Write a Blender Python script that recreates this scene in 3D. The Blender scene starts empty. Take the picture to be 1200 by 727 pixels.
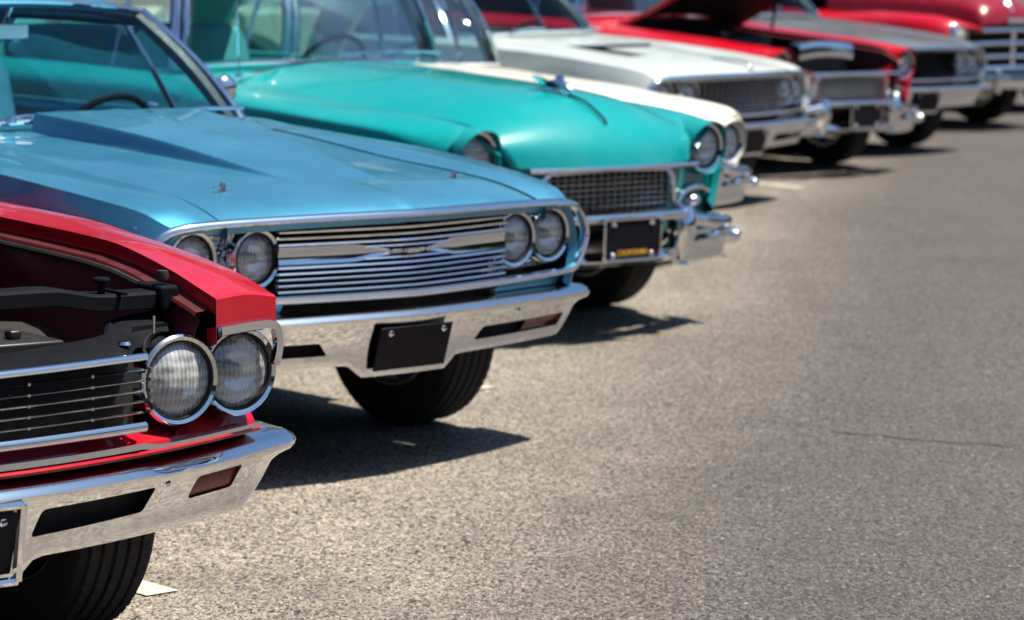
import bpy, bmesh, math, random
from math import sin, cos, pi, radians, sqrt, atan2
from mathutils import Vector, Matrix, noise

random.seed(7)
SC = bpy.context.scene
COL = SC.collection

# ----------------------------------------------------------------- helpers
def pchip(t, keys):
    """monotone cubic through (t, v) keys"""
    n = len(keys)
    if t <= keys[0][0]: return keys[0][1]
    if t >= keys[-1][0]: return keys[-1][1]
    d = [(keys[i+1][1]-keys[i][1])/(keys[i+1][0]-keys[i][0]) for i in range(n-1)]
    def m(i):
        if i == 0: return d[0]
        if i == n-1: return d[-1]
        a, b = d[i-1], d[i]
        if a*b <= 0: return 0.0
        return 2*a*b/(a+b)
    for i in range(n-1):
        if t <= keys[i+1][0]:
            h = keys[i+1][0]-keys[i][0]; s = (t-keys[i][0])/h
            m0, m1 = m(i)*h, m(i+1)*h
            return ((2*s**3-3*s*s+1)*keys[i][1] + (s**3-2*s*s+s)*m0 +
                    (-2*s**3+3*s*s)*keys[i+1][1] + (s**3-s*s)*m1)

def smooth(a, b, x):
    s = min(1, max(0, (x-a)/(b-a))); return s*s*(3-2*s)

def lerp(a, b, s): return a+(b-a)*s

def catmull(pts, n, creases=()):
    """dense polyline through pts (Vectors), n steps per span, tangents broken at crease indices"""
    out = []; N = len(pts)
    cr = set(creases) | {0, N-1}
    for i in range(N-1):
        p1, p2 = pts[i], pts[i+1]
        p0 = pts[i-1] if i not in cr else p1*2-p2
        p3 = pts[i+2] if (i+1) not in cr else p2*2-p1
        for k in range(n):
            s = k/n
            out.append(0.5*((2*p1)+(p2-p0)*s+(2*p0-5*p1+4*p2-p3)*s*s+(3*p1-p0-3*p2+p3)*s**3))
    out.append(pts[-1].copy()); return out

class MB:
    """collects geometry in car coordinates: x = car's left, y = forward, z = up (x is flipped on build)"""
    def __init__(s): s.v = []; s.f = []
    def add(s, vs, fs):
        o = len(s.v); s.v += [Vector(p) for p in vs]; s.f += [tuple(o+i for i in f) for f in fs]; return s
    def grid(s, P, cu=False, cv=False):
        m, n = len(P), len(P[0]); o = len(s.v)
        for r in P: s.v += [Vector(p) for p in r]
        for i in range(m if cu else m-1):
            for j in range(n if cv else n-1):
                a, b = i, (i+1) % m; c, d = j, (j+1) % n
                s.f.append((o+a*n+c, o+b*n+c, o+b*n+d, o+a*n+d))
        return s
    def mirror(s):
        o = len(s.v); s.v += [Vector((-p.x, p.y, p.z)) for p in s.v]
        s.f += [tuple(o+i for i in reversed(f)) for f in s.f[:]]; return s
    def box(s, c, d, rot=None):
        x, y, z = [k/2 for k in d]; c = Vector(c)
        vs = [Vector((a*x, b*y, e*z)) for a in (-1, 1) for b in (-1, 1) for e in (-1, 1)]
        if rot: vs = [rot @ v for v in vs]
        return s.add([c+v for v in vs], [(0,1,3,2),(4,6,7,5),(0,4,5,1),(2,3,7,6),(0,2,6,4),(1,5,7,3)])
    def lathe(s, prof, org, axis=(0,1,0), n=40, tilt=None):
        """prof = [(r, h)] along axis"""
        a = Vector(axis).normalized(); u = a.orthogonal().normalized(); w = a.cross(u); org = Vector(org)
        s.grid([[org+a*h+(u*cos(2*pi*k/n)+w*sin(2*pi*k/n))*r for r, h in prof] for k in range(n)], cu=True)
        return s
    def sweep(s, path, prof, closed=False, ref=(0,0,1), caps=True, scale=None):
        path = [Vector(p) for p in path]; N = len(path); ref = Vector(ref); rows = []
        for i, p in enumerate(path):
            if closed: T = path[(i+1) % N]-path[i-1]
            else: T = path[min(i+1, N-1)]-path[max(i-1, 0)]
            T.normalize(); A = T.cross(ref)
            if A.length < 1e-5: A = T.orthogonal()
            A.normalize(); U = A.cross(T); k = scale(i/(N-1)) if scale else 1
            rows.append([p+A*a*k+U*b*k for a, b in prof])
        o = len(s.v); s.grid(rows, cu=closed, cv=True); m = len(prof)
        if caps and not closed:
            s.f.append(tuple(o+i for i in range(m))); s.f.append(tuple(o+(N-1)*m+i for i in reversed(range(m))))
        return s
    def tube(s, path, r, n=10, closed=False, ry=None):
        ry = ry or r
        return s.sweep(path, [(r*cos(2*pi*k/n), ry*sin(2*pi*k/n)) for k in range(n)], closed)
    def mesh(s, name, mats, sharp=35, weld=1e-5, solid=0, recalc=True):
        bm = bmesh.new(); vs = [bm.verts.new((-p.x, p.y, p.z)) for p in s.v]
        for f in s.f:
            try: bm.faces.new([vs[i] for i in f])
            except ValueError: pass
        if weld: bmesh.ops.remove_doubles(bm, verts=bm.verts, dist=weld)
        bmesh.ops.dissolve_degenerate(bm, edges=bm.edges, dist=1e-6)
        if recalc: bmesh.ops.recalc_face_normals(bm, faces=bm.faces)
        if solid: bmesh.ops.solidify(bm, geom=bm.faces[:], thickness=solid)
        me = bpy.data.meshes.new(name); bm.to_mesh(me); bm.free()
        for m in (mats if isinstance(mats, (list, tuple)) else [mats]): me.materials.append(m)
        me.polygons.foreach_set('use_smooth', [True]*len(me.polygons))
        if sharp: me.set_sharp_from_angle(angle=radians(sharp))
        return me
    def build(s, name, mat, parent=None, label=None, bevel=0, **k):
        o = bpy.data.objects.new(name, s.mesh(name, mat, **k)); COL.objects.link(o)
        if parent: o.parent = parent
        if label: o['label'] = label
        if bevel:
            b = o.modifiers.new('b', 'BEVEL'); b.width = bevel; b.segments = 3; b.limit_method = 'ANGLE'; b.angle_limit = radians(40)
        return o

def boolean_cut(obj, cutters):
    """subtract MB prisms from obj; the result is stored as plain mesh"""
    me0 = obj.data; tmp = []
    for c in cutters:
        t = bpy.data.objects.new('cutter', c.mesh('cutter', me0.materials[0])); COL.objects.link(t); t.matrix_world = obj.matrix_world; tmp.append(t)
        m = obj.modifiers.new('cut', 'BOOLEAN'); m.operation = 'DIFFERENCE'; m.solver = 'EXACT'; m.object = t
    par = obj.parent; obj.parent = None
    bpy.context.view_layer.update(); dg = bpy.context.evaluated_depsgraph_get()
    me = bpy.data.meshes.new_from_object(obj.evaluated_get(dg)); obj.modifiers.clear(); obj.data = me; obj.parent = par
    for t in tmp: bpy.data.objects.remove(t)
    me.set_sharp_from_angle(angle=radians(30))

def prism(quad, y0, y1, r=.008):
    """rounded quadrilateral (x,z) extruded between y0 and y1"""
    pts = []
    n = len(quad)
    for i in range(n):
        p = Vector(quad[i]); a = (Vector(quad[i-1])-p).normalized(); b = (Vector(quad[(i+1) % n])-p).normalized()
        for k in range(5):
            s = k/4; pts.append(p+a*r*(1-s)**2+b*r*s*s)
    m = MB(); N = len(pts)
    m.grid([[Vector((q.x, y, q.y)) for q in pts] for y in (y0, y1)], cv=True)
    m.f += [tuple(range(N)), tuple(reversed(range(N, 2*N)))]
    return m

# --------------------------------------------------------------- materials
MATS = {}
class NT:
    def __init__(s, name):
        s.m = bpy.data.materials.new(name); s.m.use_nodes = True; s.t = s.m.node_tree; s.t.nodes.clear()
        s.out = s.t.nodes.new('ShaderNodeOutputMaterial'); MATS[name] = s.m
    def n(s, kind, **k):
        nd = s.t.nodes.new(kind)
        for a, b in k.items():
            if a.startswith('i_'):
                key = a[2:]; key = int(key) if key.isdigit() else key.replace('_', ' ')
                s.set(nd.inputs[key], b)
            else: setattr(nd, a, b)
        return nd
    def set(s, inp, v):
        if isinstance(v, bpy.types.NodeSocket): s.t.links.new(v, inp)
        elif isinstance(v, (tuple, list)) and len(v) == 3 and inp.type == 'RGBA': inp.default_value = (*v, 1)
        else: inp.default_value = v
    def pbr(s, **k):
        p = s.n('ShaderNodeBsdfPrincipled')
        for a, b in k.items(): s.set(p.inputs[a.replace('_', ' ')], b)
        s.t.links.new(p.outputs[0], s.out.inputs[0]); return p
    def coord(s): return s.n('ShaderNodeTexCoord').outputs['Object']
    def noise(s, vec, scale, detail=4, rough=.55):
        return s.n('ShaderNodeTexNoise', i_Vector=vec, i_Scale=scale, i_Detail=detail, i_Roughness=rough)
    def ramp(s, fac, *stops):
        r = s.n('ShaderNodeValToRGB', i_Fac=fac); e = r.color_ramp.elements
        while len(e) < len(stops): e.new(.5)
        for q, (p, c) in zip(e, stops): q.position = p; q.color = (*c, 1) if isinstance(c, tuple) else (c, c, c, 1)
        return r.outputs[0]
    def maprange(s, v, a, b, c, d): return s.n('ShaderNodeMapRange', i_Value=v, i_1=a, i_2=b, i_3=c, i_4=d).outputs[0]
    def mix(s, fac, a, b, blend='MIX'):
        x = s.n('ShaderNodeMix', data_type='RGBA', blend_type=blend)
        s.set(x.inputs[0], fac); s.set(x.inputs[6], a); s.set(x.inputs[7], b); return x.outputs[2]
    def bump(s, h, strength=.2, dist=.01): return s.n('ShaderNodeBump', i_Height=h, i_Strength=strength, i_Distance=dist).outputs[0]

def paint(name, col, metallic=0.0, rough=.34, coat=.65, spec=.10):
    t = NT(name); v = t.coord()
    dust = t.noise(v, 3.1, 5, .6).outputs[0]
    fine = t.noise(v, 160, 2).outputs[0]
    peel = t.noise(v, 55, 2).outputs[0]
    c = t.mix(t.maprange(dust, .45, .8, 0, .05), col, (.42, .40, .36))
    if metallic: c = t.mix(t.maprange(fine, .3, .7, 0, .16), c, tuple(min(1, k*1.6+.02) for k in col))
    t.pbr(Base_Color=c, Metallic=metallic, Roughness=t.maprange(dust, .3, .8, rough-.05, rough+.08), Specular_IOR_Level=spec,
          Coat_Weight=coat, Coat_IOR=1.62, Coat_Roughness=t.maprange(dust, .3, .8, .025, .06), Coat_Normal=t.bump(peel, .012, .004))
    return t.m

def plain(name, col, rough=.5, metallic=0, var=.15, scale=25, bump=0, **k):
    t = NT(name); v = t.coord(); nz = t.noise(v, scale, 5, .6).outputs[0]
    c = t.mix(t.maprange(nz, .3, .75, 0, 1), tuple(q*(1-var) for q in col), tuple(min(1, q*(1+var)) for q in col))
    a = dict(Base_Color=c, Metallic=metallic, Roughness=t.maprange(nz, .3, .75, max(.01, rough*.85), min(1, rough*1.15)))
    if bump: a['Normal'] = t.bump(nz, bump, .004)
    a.update({q.replace('_', ' '): w_ for q, w_ in k.items()}); t.pbr(**a); return t.m

def chrome(name, rough=.05, col=(.80, .81, .83)):
    t = NT(name); v = t.coord()
    big = t.noise(v, 9, 4, .6).outputs[0]; sm = t.noise(v, 90, 3).outputs[0]
    t.pbr(Base_Color=t.mix(t.maprange(big, .5, .8, 0, .12), col, tuple(q*.75 for q in col)), Metallic=1,
          Roughness=t.maprange(big, .35, .75, rough*.8, rough*1.4), Normal=t.bump(t.n('ShaderNodeMath', operation='ADD', i_0=big, i_1=sm).outputs[0], .010, .006))
    return t.m

def glass(name, tint=(.80, .90, .88), refl=1.0, bumpy=None):
    """thin sheet: see-through tint plus mirror by Fresnel"""
    t = NT(name); tr = t.n('ShaderNodeBsdfTransparent', i_Color=tint)
    gl = t.n('ShaderNodeBsdfGlossy', i_Roughness=.015)
    fr = t.n('ShaderNodeFresnel', i_IOR=1.5)
    if bumpy:
        v = t.coord(); w = t.n('ShaderNodeTexWave', bands_direction='X', i_Vector=v, i_Scale=bumpy, i_Distortion=.0)
        nrm = t.bump(w.outputs[1], .5, .006); t.set(gl.inputs['Normal'], nrm)
    mx = t.n('ShaderNodeMixShader', i_0=t.n('ShaderNodeMath', operation='MULTIPLY', i_0=fr.outputs[0], i_1=refl, use_clamp=True).outputs[0])
    t.t.links.new(tr.outputs[0], mx.inputs[1]); t.t.links.new(gl.outputs[0], mx.inputs[2]); t.t.links.new(mx.outputs[0], t.out.inputs[0])
    return t.m

RED = paint('red_paint', (.40, .002, .013)); DRED = paint('dark_red_paint', (.20, .003, .012))
BLUE = paint('blue_paint', (.048, .238, .388), metallic=.76, rough=.45)
TEAL = paint('teal_paint', (.0, .25, .265), coat=.9); CREAM = paint('cream_paint', (.74, .72, .65))
SILV = paint('silver_blue_paint', (.50, .57, .57), metallic=.15); GREY = paint('grey_paint', (.13, .14, .15), metallic=.3)
WHITE = paint('white_paint', (.78, .77, .72))
CHROME = chrome('chrome', .06, (.88, .89, .91)); DULL = chrome('brushed_chrome', .20, (.62, .64, .66)); REFL = plain('lamp_reflector', (.95, .96, .97), .14, metallic=.85, var=.02)
BLACKP = plain('satin_black_paint', (.006, .007, .010), .6, Specular_IOR_Level=.05)
BAYSHADE = plain('shaded_fender_red', (.060, .004, .007), .5); VOID = plain('dark_underbody', (.008, .008, .009), .85)  # inner fender red is darkened to carry the engine bay's shade
RUBBER = plain('seal_rubber', (.012, .012, .013), .7)
PLATE = plain('black_plate', (.007, .007, .011), .4, var=.3, Specular_IOR_Level=.15)
GOLD = plain('yellow_lettering', (.75, .42, .05), .5)
BLUEIN = plain('blue_interior', (.03, .24, .38), .5); TEALIN = plain('teal_interior', (.08, .38, .38), .5)
REDIN = plain('red_interior', (.12, .02, .02), .6); DARKIN = plain('dark_interior', (.03, .035, .045), .6)
CREAMIN = plain('cream_interior', (.45, .42, .34), .6)
WIN = glass('window_glass', (.72, .88, .90), .30)
def lens_mat():
    t = NT('headlamp_glass'); v = t.coord()
    w1 = t.n('ShaderNodeTexWave', bands_direction='X', i_Vector=v, i_Scale=30.).outputs[1]; w2 = t.n('ShaderNodeTexWave', bands_direction='Z', i_Vector=v, i_Scale=14.).outputs[1]
    nz = t.noise(v, 24, 2).outputs[0]; w1 = t.n('ShaderNodeMath', operation='MULTIPLY', i_0=w1, i_1=.35).outputs[0]; w2 = t.n('ShaderNodeMath', operation='MULTIPLY', i_0=w2, i_1=.3).outputs[0]
    h = t.n('ShaderNodeMath', operation='ADD', i_0=w1, i_1=t.n('ShaderNodeMath', operation='MULTIPLY_ADD', i_0=nz, i_1=1.9, i_2=w2).outputs[0]).outputs[0]
    nrm = t.bump(h, .35, .004)
    tr = t.n('ShaderNodeBsdfTransparent', i_Color=(.97, .99, .99)); gl = t.n('ShaderNodeBsdfGlossy', i_Roughness=.10, i_Normal=nrm); df = t.n('ShaderNodeBsdfDiffuse', i_Color=(.90, .93, .93), i_Normal=nrm)
    f = t.n('ShaderNodeMath', operation='ADD', i_0=t.n('ShaderNodeFresnel', i_IOR=1.5).outputs[0], i_1=.10, use_clamp=True).outputs[0]
    a = t.n('ShaderNodeMixShader', i_0=t.maprange(h, .85, 2.0, .16, .66)); t.t.links.new(tr.outputs[0], a.inputs[1]); t.t.links.new(df.outputs[0], a.inputs[2])
    b = t.n('ShaderNodeMixShader', i_0=f); t.t.links.new(a.outputs[0], b.inputs[1]); t.t.links.new(gl.outputs[0], b.inputs[2]); t.t.links.new(b.outputs[0], t.out.inputs[0])
    return t.m
LENSG = lens_mat()
AMBER = plain('amber_lens', (.20, .022, .006), .18, var=.35, scale=70)
REDL = plain('tail_lens', (.30, .008, .008), .18)
CASTIRON = plain('engine_iron', (.035, .04, .045), .5, bump=.4); ALU = plain('radiator_alloy', (.05, .05, .055), .45, metallic=.5)

def tyre_mat():
    t = NT('tyre_rubber'); v = t.coord(); nz = t.noise(v, 30, 5).outputs[0]
    t.pbr(Base_Color=t.mix(nz, (.010, .010, .011), (.028, .027, .026)), Roughness=.75)
    return t.m
TYRE = tyre_mat()

def asphalt():
    t = NT('asphalt'); v = t.coord(); g = t.n('ShaderNodeMapping', i_Vector=v, i_Scale=(1.1, .50, 1)).outputs[0]
    sep = t.n('ShaderNodeSeparateXYZ', i_Vector=v)
    fine = t.noise(g, 170, 2, .6).outputs[0]; mid = t.noise(g, 75, 3, .6).outputs[0]; patch = t.noise(v, 2.6, 4, .6).outputs[0]
    big = t.noise(v, 1.3, 5, .6).outputs[0]; huge = t.noise(v, .32, 4, .6).outputs[0]
    vor = t.n('ShaderNodeTexVoronoi', i_Vector=g, i_Scale=135); stone = vor.outputs['Distance']; sc = t.n('ShaderNodeSeparateColor', i_0=vor.outputs['Color']).outputs[0]
    pit = t.n('ShaderNodeTexVoronoi', i_Vector=v, i_Scale=38).outputs['Distance']
    # mostly vignette falloff painted into the colour: pale stalls, darker lane side, boundary parallel to the row of cars
    lane = t.n('ShaderNodeMath', operation='MULTIPLY_ADD', i_0=sep.outputs[0], i_1=.97, i_2=t.n('ShaderNodeMath', operation='MULTIPLY', i_0=sep.outputs[1], i_1=-.15).outputs[0]).outputs[0]
    lane = t.n('ShaderNodeMath', operation='MULTIPLY_ADD', i_0=huge, i_1=1.3, i_2=lane).outputs[0]
    lf = t.n('ShaderNodeMapRange', interpolation_type='SMOOTHSTEP', i_Value=lane, i_1=-1.15, i_2=.30, i_3=0., i_4=1.).outputs[0]
    base = t.mix(lf, (.272, .243, .206), (.080, .072, .072))
    base = t.mix(t.maprange(big, .35, .7, 0, .35), base, (.14, .122, .108))
    st = t.ramp(sc, (0, .22), (.3, .72), (.7, 1.08), (1, 1.0))
    c = t.mix(1, base, t.mix(t.maprange(sc, .80, 1, 0, .9), st, (1.75, 1.7, 1.6)), 'MULTIPLY')
    v2 = t.n('ShaderNodeTexVoronoi', i_Vector=g, i_Scale=62); s2 = t.n('ShaderNodeSeparateColor', i_0=v2.outputs['Color']).outputs[1]
    near = t.maprange(v2.outputs['Distance'], .25, .45, 1, 0)
    c = t.mix(t.n('ShaderNodeMath', operation='MULTIPLY', i_0=t.maprange(s2, .16, .20, .85, 0), i_1=near).outputs[0], c, (.024, .021, .024))
    c = t.mix(t.n('ShaderNodeMath', operation='MULTIPLY', i_0=t.maprange(s2, .91, .94, 0, .32), i_1=near).outputs[0], c, (.46, .42, .36))
    c = t.mix(t.maprange(fine, .34, .50, .70, 0), c, (.020, .018, .022))
    thr = t.n('ShaderNodeMath', operation='MULTIPLY_ADD', i_0=patch, i_1=-.22, i_2=mid).outputs[0]
    thr = t.n('ShaderNodeMath', operation='MULTIPLY_ADD', i_0=lf, i_1=-.035, i_2=thr).outputs[0]
    c = t.mix(t.maprange(thr, .24, .34, .8, 0), c, (.030, .026, .029))
    spot = t.maprange(t.n('ShaderNodeTexNoise', i_Vector=g, i_Scale=30, i_Detail=1.5).outputs[0], .28, .33, .9, 0)
    c = t.mix(spot, c, (.018, .017, .018))
    stain = t.maprange(t.noise(v, .9, 3, .5).outputs[0], .60, .76, 0, .48)
    c = t.mix(stain, c, (.05, .045, .042))
    # oil drips and rubbed-in dirt at a few places of the lot
    wob = t.noise(v, 14, 4, .7).outputs[0]
    for (px, py, pr, pk) in ((.45, 8.55, .07, .6), (.95, 10.2, .10, .35), (1.35, 12.2, .16, .4), (.75, 9.3, .05, .4), (.15, 7.9, .05, .35), (2.3, 15.5, .3, .35), (.9, 7.6, .14, .3)):
        dd = t.n('ShaderNodeVectorMath', operation='DISTANCE', i_0=v, i_1=(px, py, 0)).outputs['Value']
        dd = t.n('ShaderNodeMath', operation='MULTIPLY_ADD', i_0=wob, i_1=pr*1.6, i_2=dd).outputs[0]
        c = t.mix(t.maprange(dd, pr*.8, pr*1.9, pk, 0), c, (.030, .027, .028))
    # long faint tyre tracks along the lane
    tk = t.noise(t.n('ShaderNodeMapping', i_Vector=v, i_Rotation=(0, 0, radians(14)), i_Scale=(3.2, .16, 1)).outputs[0], 1, 4, .65).outputs[0]
    c = t.mix(t.maprange(tk, .52, .72, 0, .32), c, (.045, .040, .040))
    h = t.n('ShaderNodeMath', operation='MULTIPLY_ADD', i_0=stone, i_1=-.6, i_2=mid).outputs[0]
    t.pbr(Base_Color=c, Roughness=t.maprange(fine, .3, .7, .72, .95), Specular_IOR_Level=.35, Normal=t.bump(h, .6, .006))
    return t.m
ASPH = asphalt()

def line_mat():
    t = NT('worn_white_line'); v = t.coord()
    a = t.noise(v, 60, 5, .7).outputs[0]; b = t.noise(v, 9, 3).outputs[0]
    f = t.maprange(t.n('ShaderNodeMath', operation='ADD', i_0=a, i_1=b).outputs[0], 1.02, 1.22, 0, 1)
    t.pbr(Base_Color=t.mix(f, (.44, .415, .365), (.19, .172, .15)), Roughness=.85, Normal=t.bump(a, .5, .004)); return t.m
LINE = line_mat()

# ------------------------------------------------------------------- cars
def thing(name, label, cat, pose=None, group=None):
    o = bpy.data.objects.new(name, None); COL.objects.link(o); o.empty_display_size = .3
    if pose:
        x, y, a = pose; o.location = (x, y, 0); o.rotation_euler = (0, 0, radians(a+180))
    o['label'] = label; o['category'] = cat
    if group: o['group'] = group
    return o

CARGROUP = 'classic cars parked side by side'

def body_shell(T, n_cols=5):
    """right half from hood seam to sill, swept along t; returns rows of points [t][col]"""
    ts = T['ts']; rows = []
    for t in ts:
        cols = [Vector((pchip(t, kx), 0, pchip(t, kz))) for kx, kz in T['cols']]
        arch = None
        for tw, zc, R in T['arches']:
            if abs(t-tw) < R: arch = zc+sqrt(R*R-(t-tw)**2)
        line = catmull(cols, n_cols, T.get('crease', ()))
        if arch is not None:
            zs = line[-1].z; zE = T['zE']
            if arch > zs:
                for p in line:
                    if p.z < zE: p.z = arch+(p.z-zs)*(zE-arch)/(zE-zs)
        sw = T['sweep']; fall = max(0, 1-t/T.get('tfall', 1.0))**1.0
        back = max(0, (t-(T['L']-1.0)))
        for p in line:
            p.y = -t-sw(p.x)*fall+sw(p.x)*.8*back
        rows.append(line)
    return rows

def spaced(L, arches, seams=()):
    ts = [0, .012, .03, .05, .075, .1, .14, .18, .23, .28, .34, .4]
    t = .46
    while t < L-.06: ts.append(t); t += .07
    ts += [L-.05, L-.02, L]
    for tw, zc, R in arches:
        for k in range(25): ts.append(tw-R*cos(pi*k/24)*.999)
    ts = sorted(ts); out = [ts[0]]
    for t in ts[1:]:
        if t-out[-1] > .004: out.append(t)
    return out

def make_wheel(root, x, t, r, w, style='steel'):
    sgn = 1 if x > 0 else -1
    hub = MB(); rr = r*.60
    prof = [(0, w*.30), (.028, w*.31), (.05, w*.29), (.065, w*.22), (rr*.62, w*.24), (rr*.75, w*.30), (rr*.86, w*.28), (rr*.9, w*.40), (rr, w*.46), (rr, w*.40), (rr*.88, w*.2), (rr*.86, -w*.3), (rr, -w*.44), (rr*.97, -w*.44), (rr*.84, -w*.28), (rr*.8, w*.05), (.02, w*.08), (0, w*.08)]
    hub.lathe(prof, (0, 0, 0), (sgn, 0, 0), 40)
    h = hub.build('wheel', DULL if style == 'steel' else CHROME, root); h.location = (-x, -t, r)
    ty = MB(); tp = []
    half = w/2
    # tread with circumferential grooves
    xs = []
    for k in range(5):
        a = -half*.84+k*(half*1.68/5); b = a+half*1.68/5
        xs += [(a+.003, r-.009 if k else r-.012), (a+.006, r-.001*abs(k-2)), (b-.006, r-.001*abs(k-2)), (b-.003, r-.009 if k < 4 else r-.012)]
    prof = [(rr*.99, -w*.40), (rr*1.03, -w*.47), (rr+(r-rr)*.35, -half*1.06), (rr+(r-rr)*.7, -half*1.05), (r-.020, -half*.96)]+[(b, a) for a, b in xs]+[(r-.020, half*.96), (rr+(r-rr)*.7, half*1.05), (rr+(r-rr)*.35, half*1.06), (rr*1.03, w*.47), (rr*.99, w*.40)]
    n = 240
    ty.grid([[Vector((h_, cos(2*pi*k/n)*q, sin(2*pi*k/n)*q)) for r_, h_ in prof for q in [r_-(.0025 if (k % 4 == 0 and r_ > r-.008) else 0)]] for k in range(n)], cu=True)
    o = ty.build('tyre', TYRE, h, sharp=30)
    return h

def headlamp(root, x, y, z, r, rb, depth=.07, flute=True, tilt=0.0, cap=.0, name='headlight', ring=None):
    """sealed beam: chrome bezel with reflector bowl, lens and bulb shield as its pieces"""
    prof = [(r*.99, -.020), (r*1.0, -.002), (r*1.03, .006), (rb*.95, .010), (rb, .004), (rb*1.01, -.02), (rb*.99, -depth)]
    b = MB().lathe(prof, (x, y, z), (0, 1, 0), 56).build(name, ring or CHROME, root)
    MB().lathe([(r*1.035, -.004), (r*1.04, .0075), (r*.985, .0075), (r*.97, -.004)], (x, y, z), (0, 1, 0), 56).build('gasket', RUBBER, b)
    bowl = [(r*.985*k/14, -.034+.028*(k/14)**2) for k in range(15)]
    MB().lathe(bowl, (x, y, z), (0, 1, 0), 56).build('reflector', REFL, b)
    dome = [(r*.985*k/12, .020-.024*(k/12)**2) for k in range(13)]
    MB().lathe(dome, (x, y, z), (0, 1, 0), 56, ).build('lens', LENSG, b)
    if cap:
        MB().lathe([(0, -.004), (cap*.7, -.005), (cap, -.009), (cap, -.028), (cap*.6, -.034)], (x, y, z), (0, 1, 0), 24).build('bulb_shield', BLACKP, b)
    return b

def cabin(root, P, paint_m, inside, trim=CHROME, split=False):
    """windscreen, side glass, rear glass, pillars, roof and inside of a hardtop"""
    xb, tb, zb = P['base']; tc, zc = P['basec']; xh, th, zh = P['head']; thc, zhc = P['headc']
    xr, tr, zr = P['rhead']; xq, tq, zq = P['rbase']
    def base(s): q = abs(s)**P.get('wrap', 2.4); return Vector((s*xb, -lerp(tc, tb, q), lerp(zc, zb, q)))
    def head(s): q = abs(s)**2.2; return Vector((s*xh, -lerp(thc, th, q), lerp(zhc, zh, abs(s)**2)))
    N = 28; S = [-1+2*i/N for i in range(N+1)]
    rows = []
    for k in range(9):
        u = k/8
        rows.append([base(s).lerp(head(s), u)+Vector((0, .035*sin(pi*u), .012*sin(pi*u))) for s in S])
    MB().grid(rows).build('windscreen', WIN, root)
    edge = [base(s)+Vector((0, .006, .0)) for s in S]+[rows[k][-1]+Vector((.004, .006, 0)) for k in range(1, 8)]+[head(s)+Vector((0, .006, .004)) for s in reversed(S)]+[rows[k][0]+Vector((-.004, .006, 0)) for k in range(7, 0, -1)]
    MB().tube(edge, .013, 8, closed=True, ry=.009).build('windscreen_trim', trim, root)
    # roof
    def rh(s): q = abs(s)**2.2; return Vector((s*xr, -lerp(tr+.10, tr, q), lerp(zr+.03, zr, abs(s)**2)))
    def edge_at(u): return lerp(xh, xr, u)+.035*sin(pi*u)
    R = []
    for k in range(19):
        u = k/18; row = []
        for s in [-1+2*i/32 for i in range(33)]:
            a, b = head(s), rh(s); p = a.lerp(b, u); w = edge_at(u)/lerp(xh, xr, u)
            crown = P.get('crown', .035)*sin(pi*u)*(1-s*s*.9)
            row.append(Vector((p.x*w, p.y, p.z+crown+.03*(1-abs(s)**6)*min(1, u*8+.25)*min(1, (1-u)*8+.25)+.006)))
        e0 = row[0]+Vector((-.012, 0, -.03)); e1 = row[-1]+Vector((.012, 0, -.03))
        R.append([row[0]+Vector((.03, 0, -.055)), e0]+row+[e1, row[-1]+Vector((-.03, 0, -.055))])
    f0 = [p+Vector((0, .004, -.03)) for p in R[0]]
    MB().grid([f0]+R).build('roof', P.get('roof', paint_m), root, sharp=50)
    MB().grid([[p+Vector((0, 0, -.055)) for p in r[3:-3]] for r in R[1:-1]]).build('headliner', P.get('liner', inside), root)
    # rear window
    def rb(s): q = abs(s)**2.4; return Vector((s*xq, -lerp(tq+.16, tq, q), zq))
    W = [[rh(s).lerp(rb(s), k/6)+Vector((0, -.03*sin(pi*k/6), .012*sin(pi*k/6))) for s in S] for k in range(7)]
    MB().grid(W).build('rear_window', WIN, root)
    xbelt, zbelt, t1 = P['belt']
    # pillars (each one a closed strip), drip rails, side glass
    for sg in (-1, 1):
        def X(v): return Vector((v[0]*sg, v[1], v[2]))
        a0 = X((xb, -tb, zb)); a1 = X((xh, -th, zh+.01))
        a0b = X((xb+.035, -tb-.07, zb-.01)); a1b = X((xh+.02, -th-.06, zh))
        rowsP = []
        for k in range(9):
            u = k/8; bow = Vector((0, .035*sin(pi*u), .012*sin(pi*u)))
            p, q = a0.lerp(a1, u)+bow, a0b.lerp(a1b, u)+bow*.6
            inn = Vector((-sg*.045, -.015, 0))
            rowsP.append([p, p.lerp(q, .5)+Vector((sg*.012, .006, 0)), q, q+inn, p+inn])
        MB().grid(rowsP, cv=True).build('windscreen_pillar', P.get('pillar', DARKIN), root)
        if P.get('pillar_trim', True):
            MB().tube([r[1]+Vector((sg*.003, .006, .002)) for r in rowsP], .019, 8, ry=.009).build('pillar_trim', trim, root)
        c0 = X((xq, -tq, zq)); c1 = X((xr, -tr, zr))
        b0 = X((xbelt-.02, -t1, zbelt)); b1 = X((xr+.02, -tr+P.get('cfront', .35), zr+.005))
        C = []
        for k in range(9):
            u = k/8; C.append([c0.lerp(c1, u), (c0.lerp(c1, u)).lerp(b0.lerp(b1, u), .5)+Vector((sg*.02, 0, 0)), b0.lerp(b1, u), b0.lerp(b1, u)+Vector((-sg*.05, 0, 0)), c0.lerp(c1, u)+Vector((-sg*.05, 0, 0))])
        MB().grid(C, cv=True).build('rear_pillar', P.get('roof', paint_m), root)
        G = []
        for k in range(7):
            u = k/6; G.append([a0b.lerp(a1b, u).lerp(b0.lerp(b1, u), j/14)+Vector((sg*.02*sin(pi*j/14)+sg*.01*sin(pi*u), 0, .03*sin(pi*j/14)*u)) for j in range(15)])
        MB().grid(G).build('side_window', WIN, root)
        v0 = [G[k][3]+Vector((0, 0, 0)) for k in range(7)]
        MB().tube(v0, .011, 8).build('vent_window_frame', trim, root)
    # inside
    zf = .32
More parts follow.
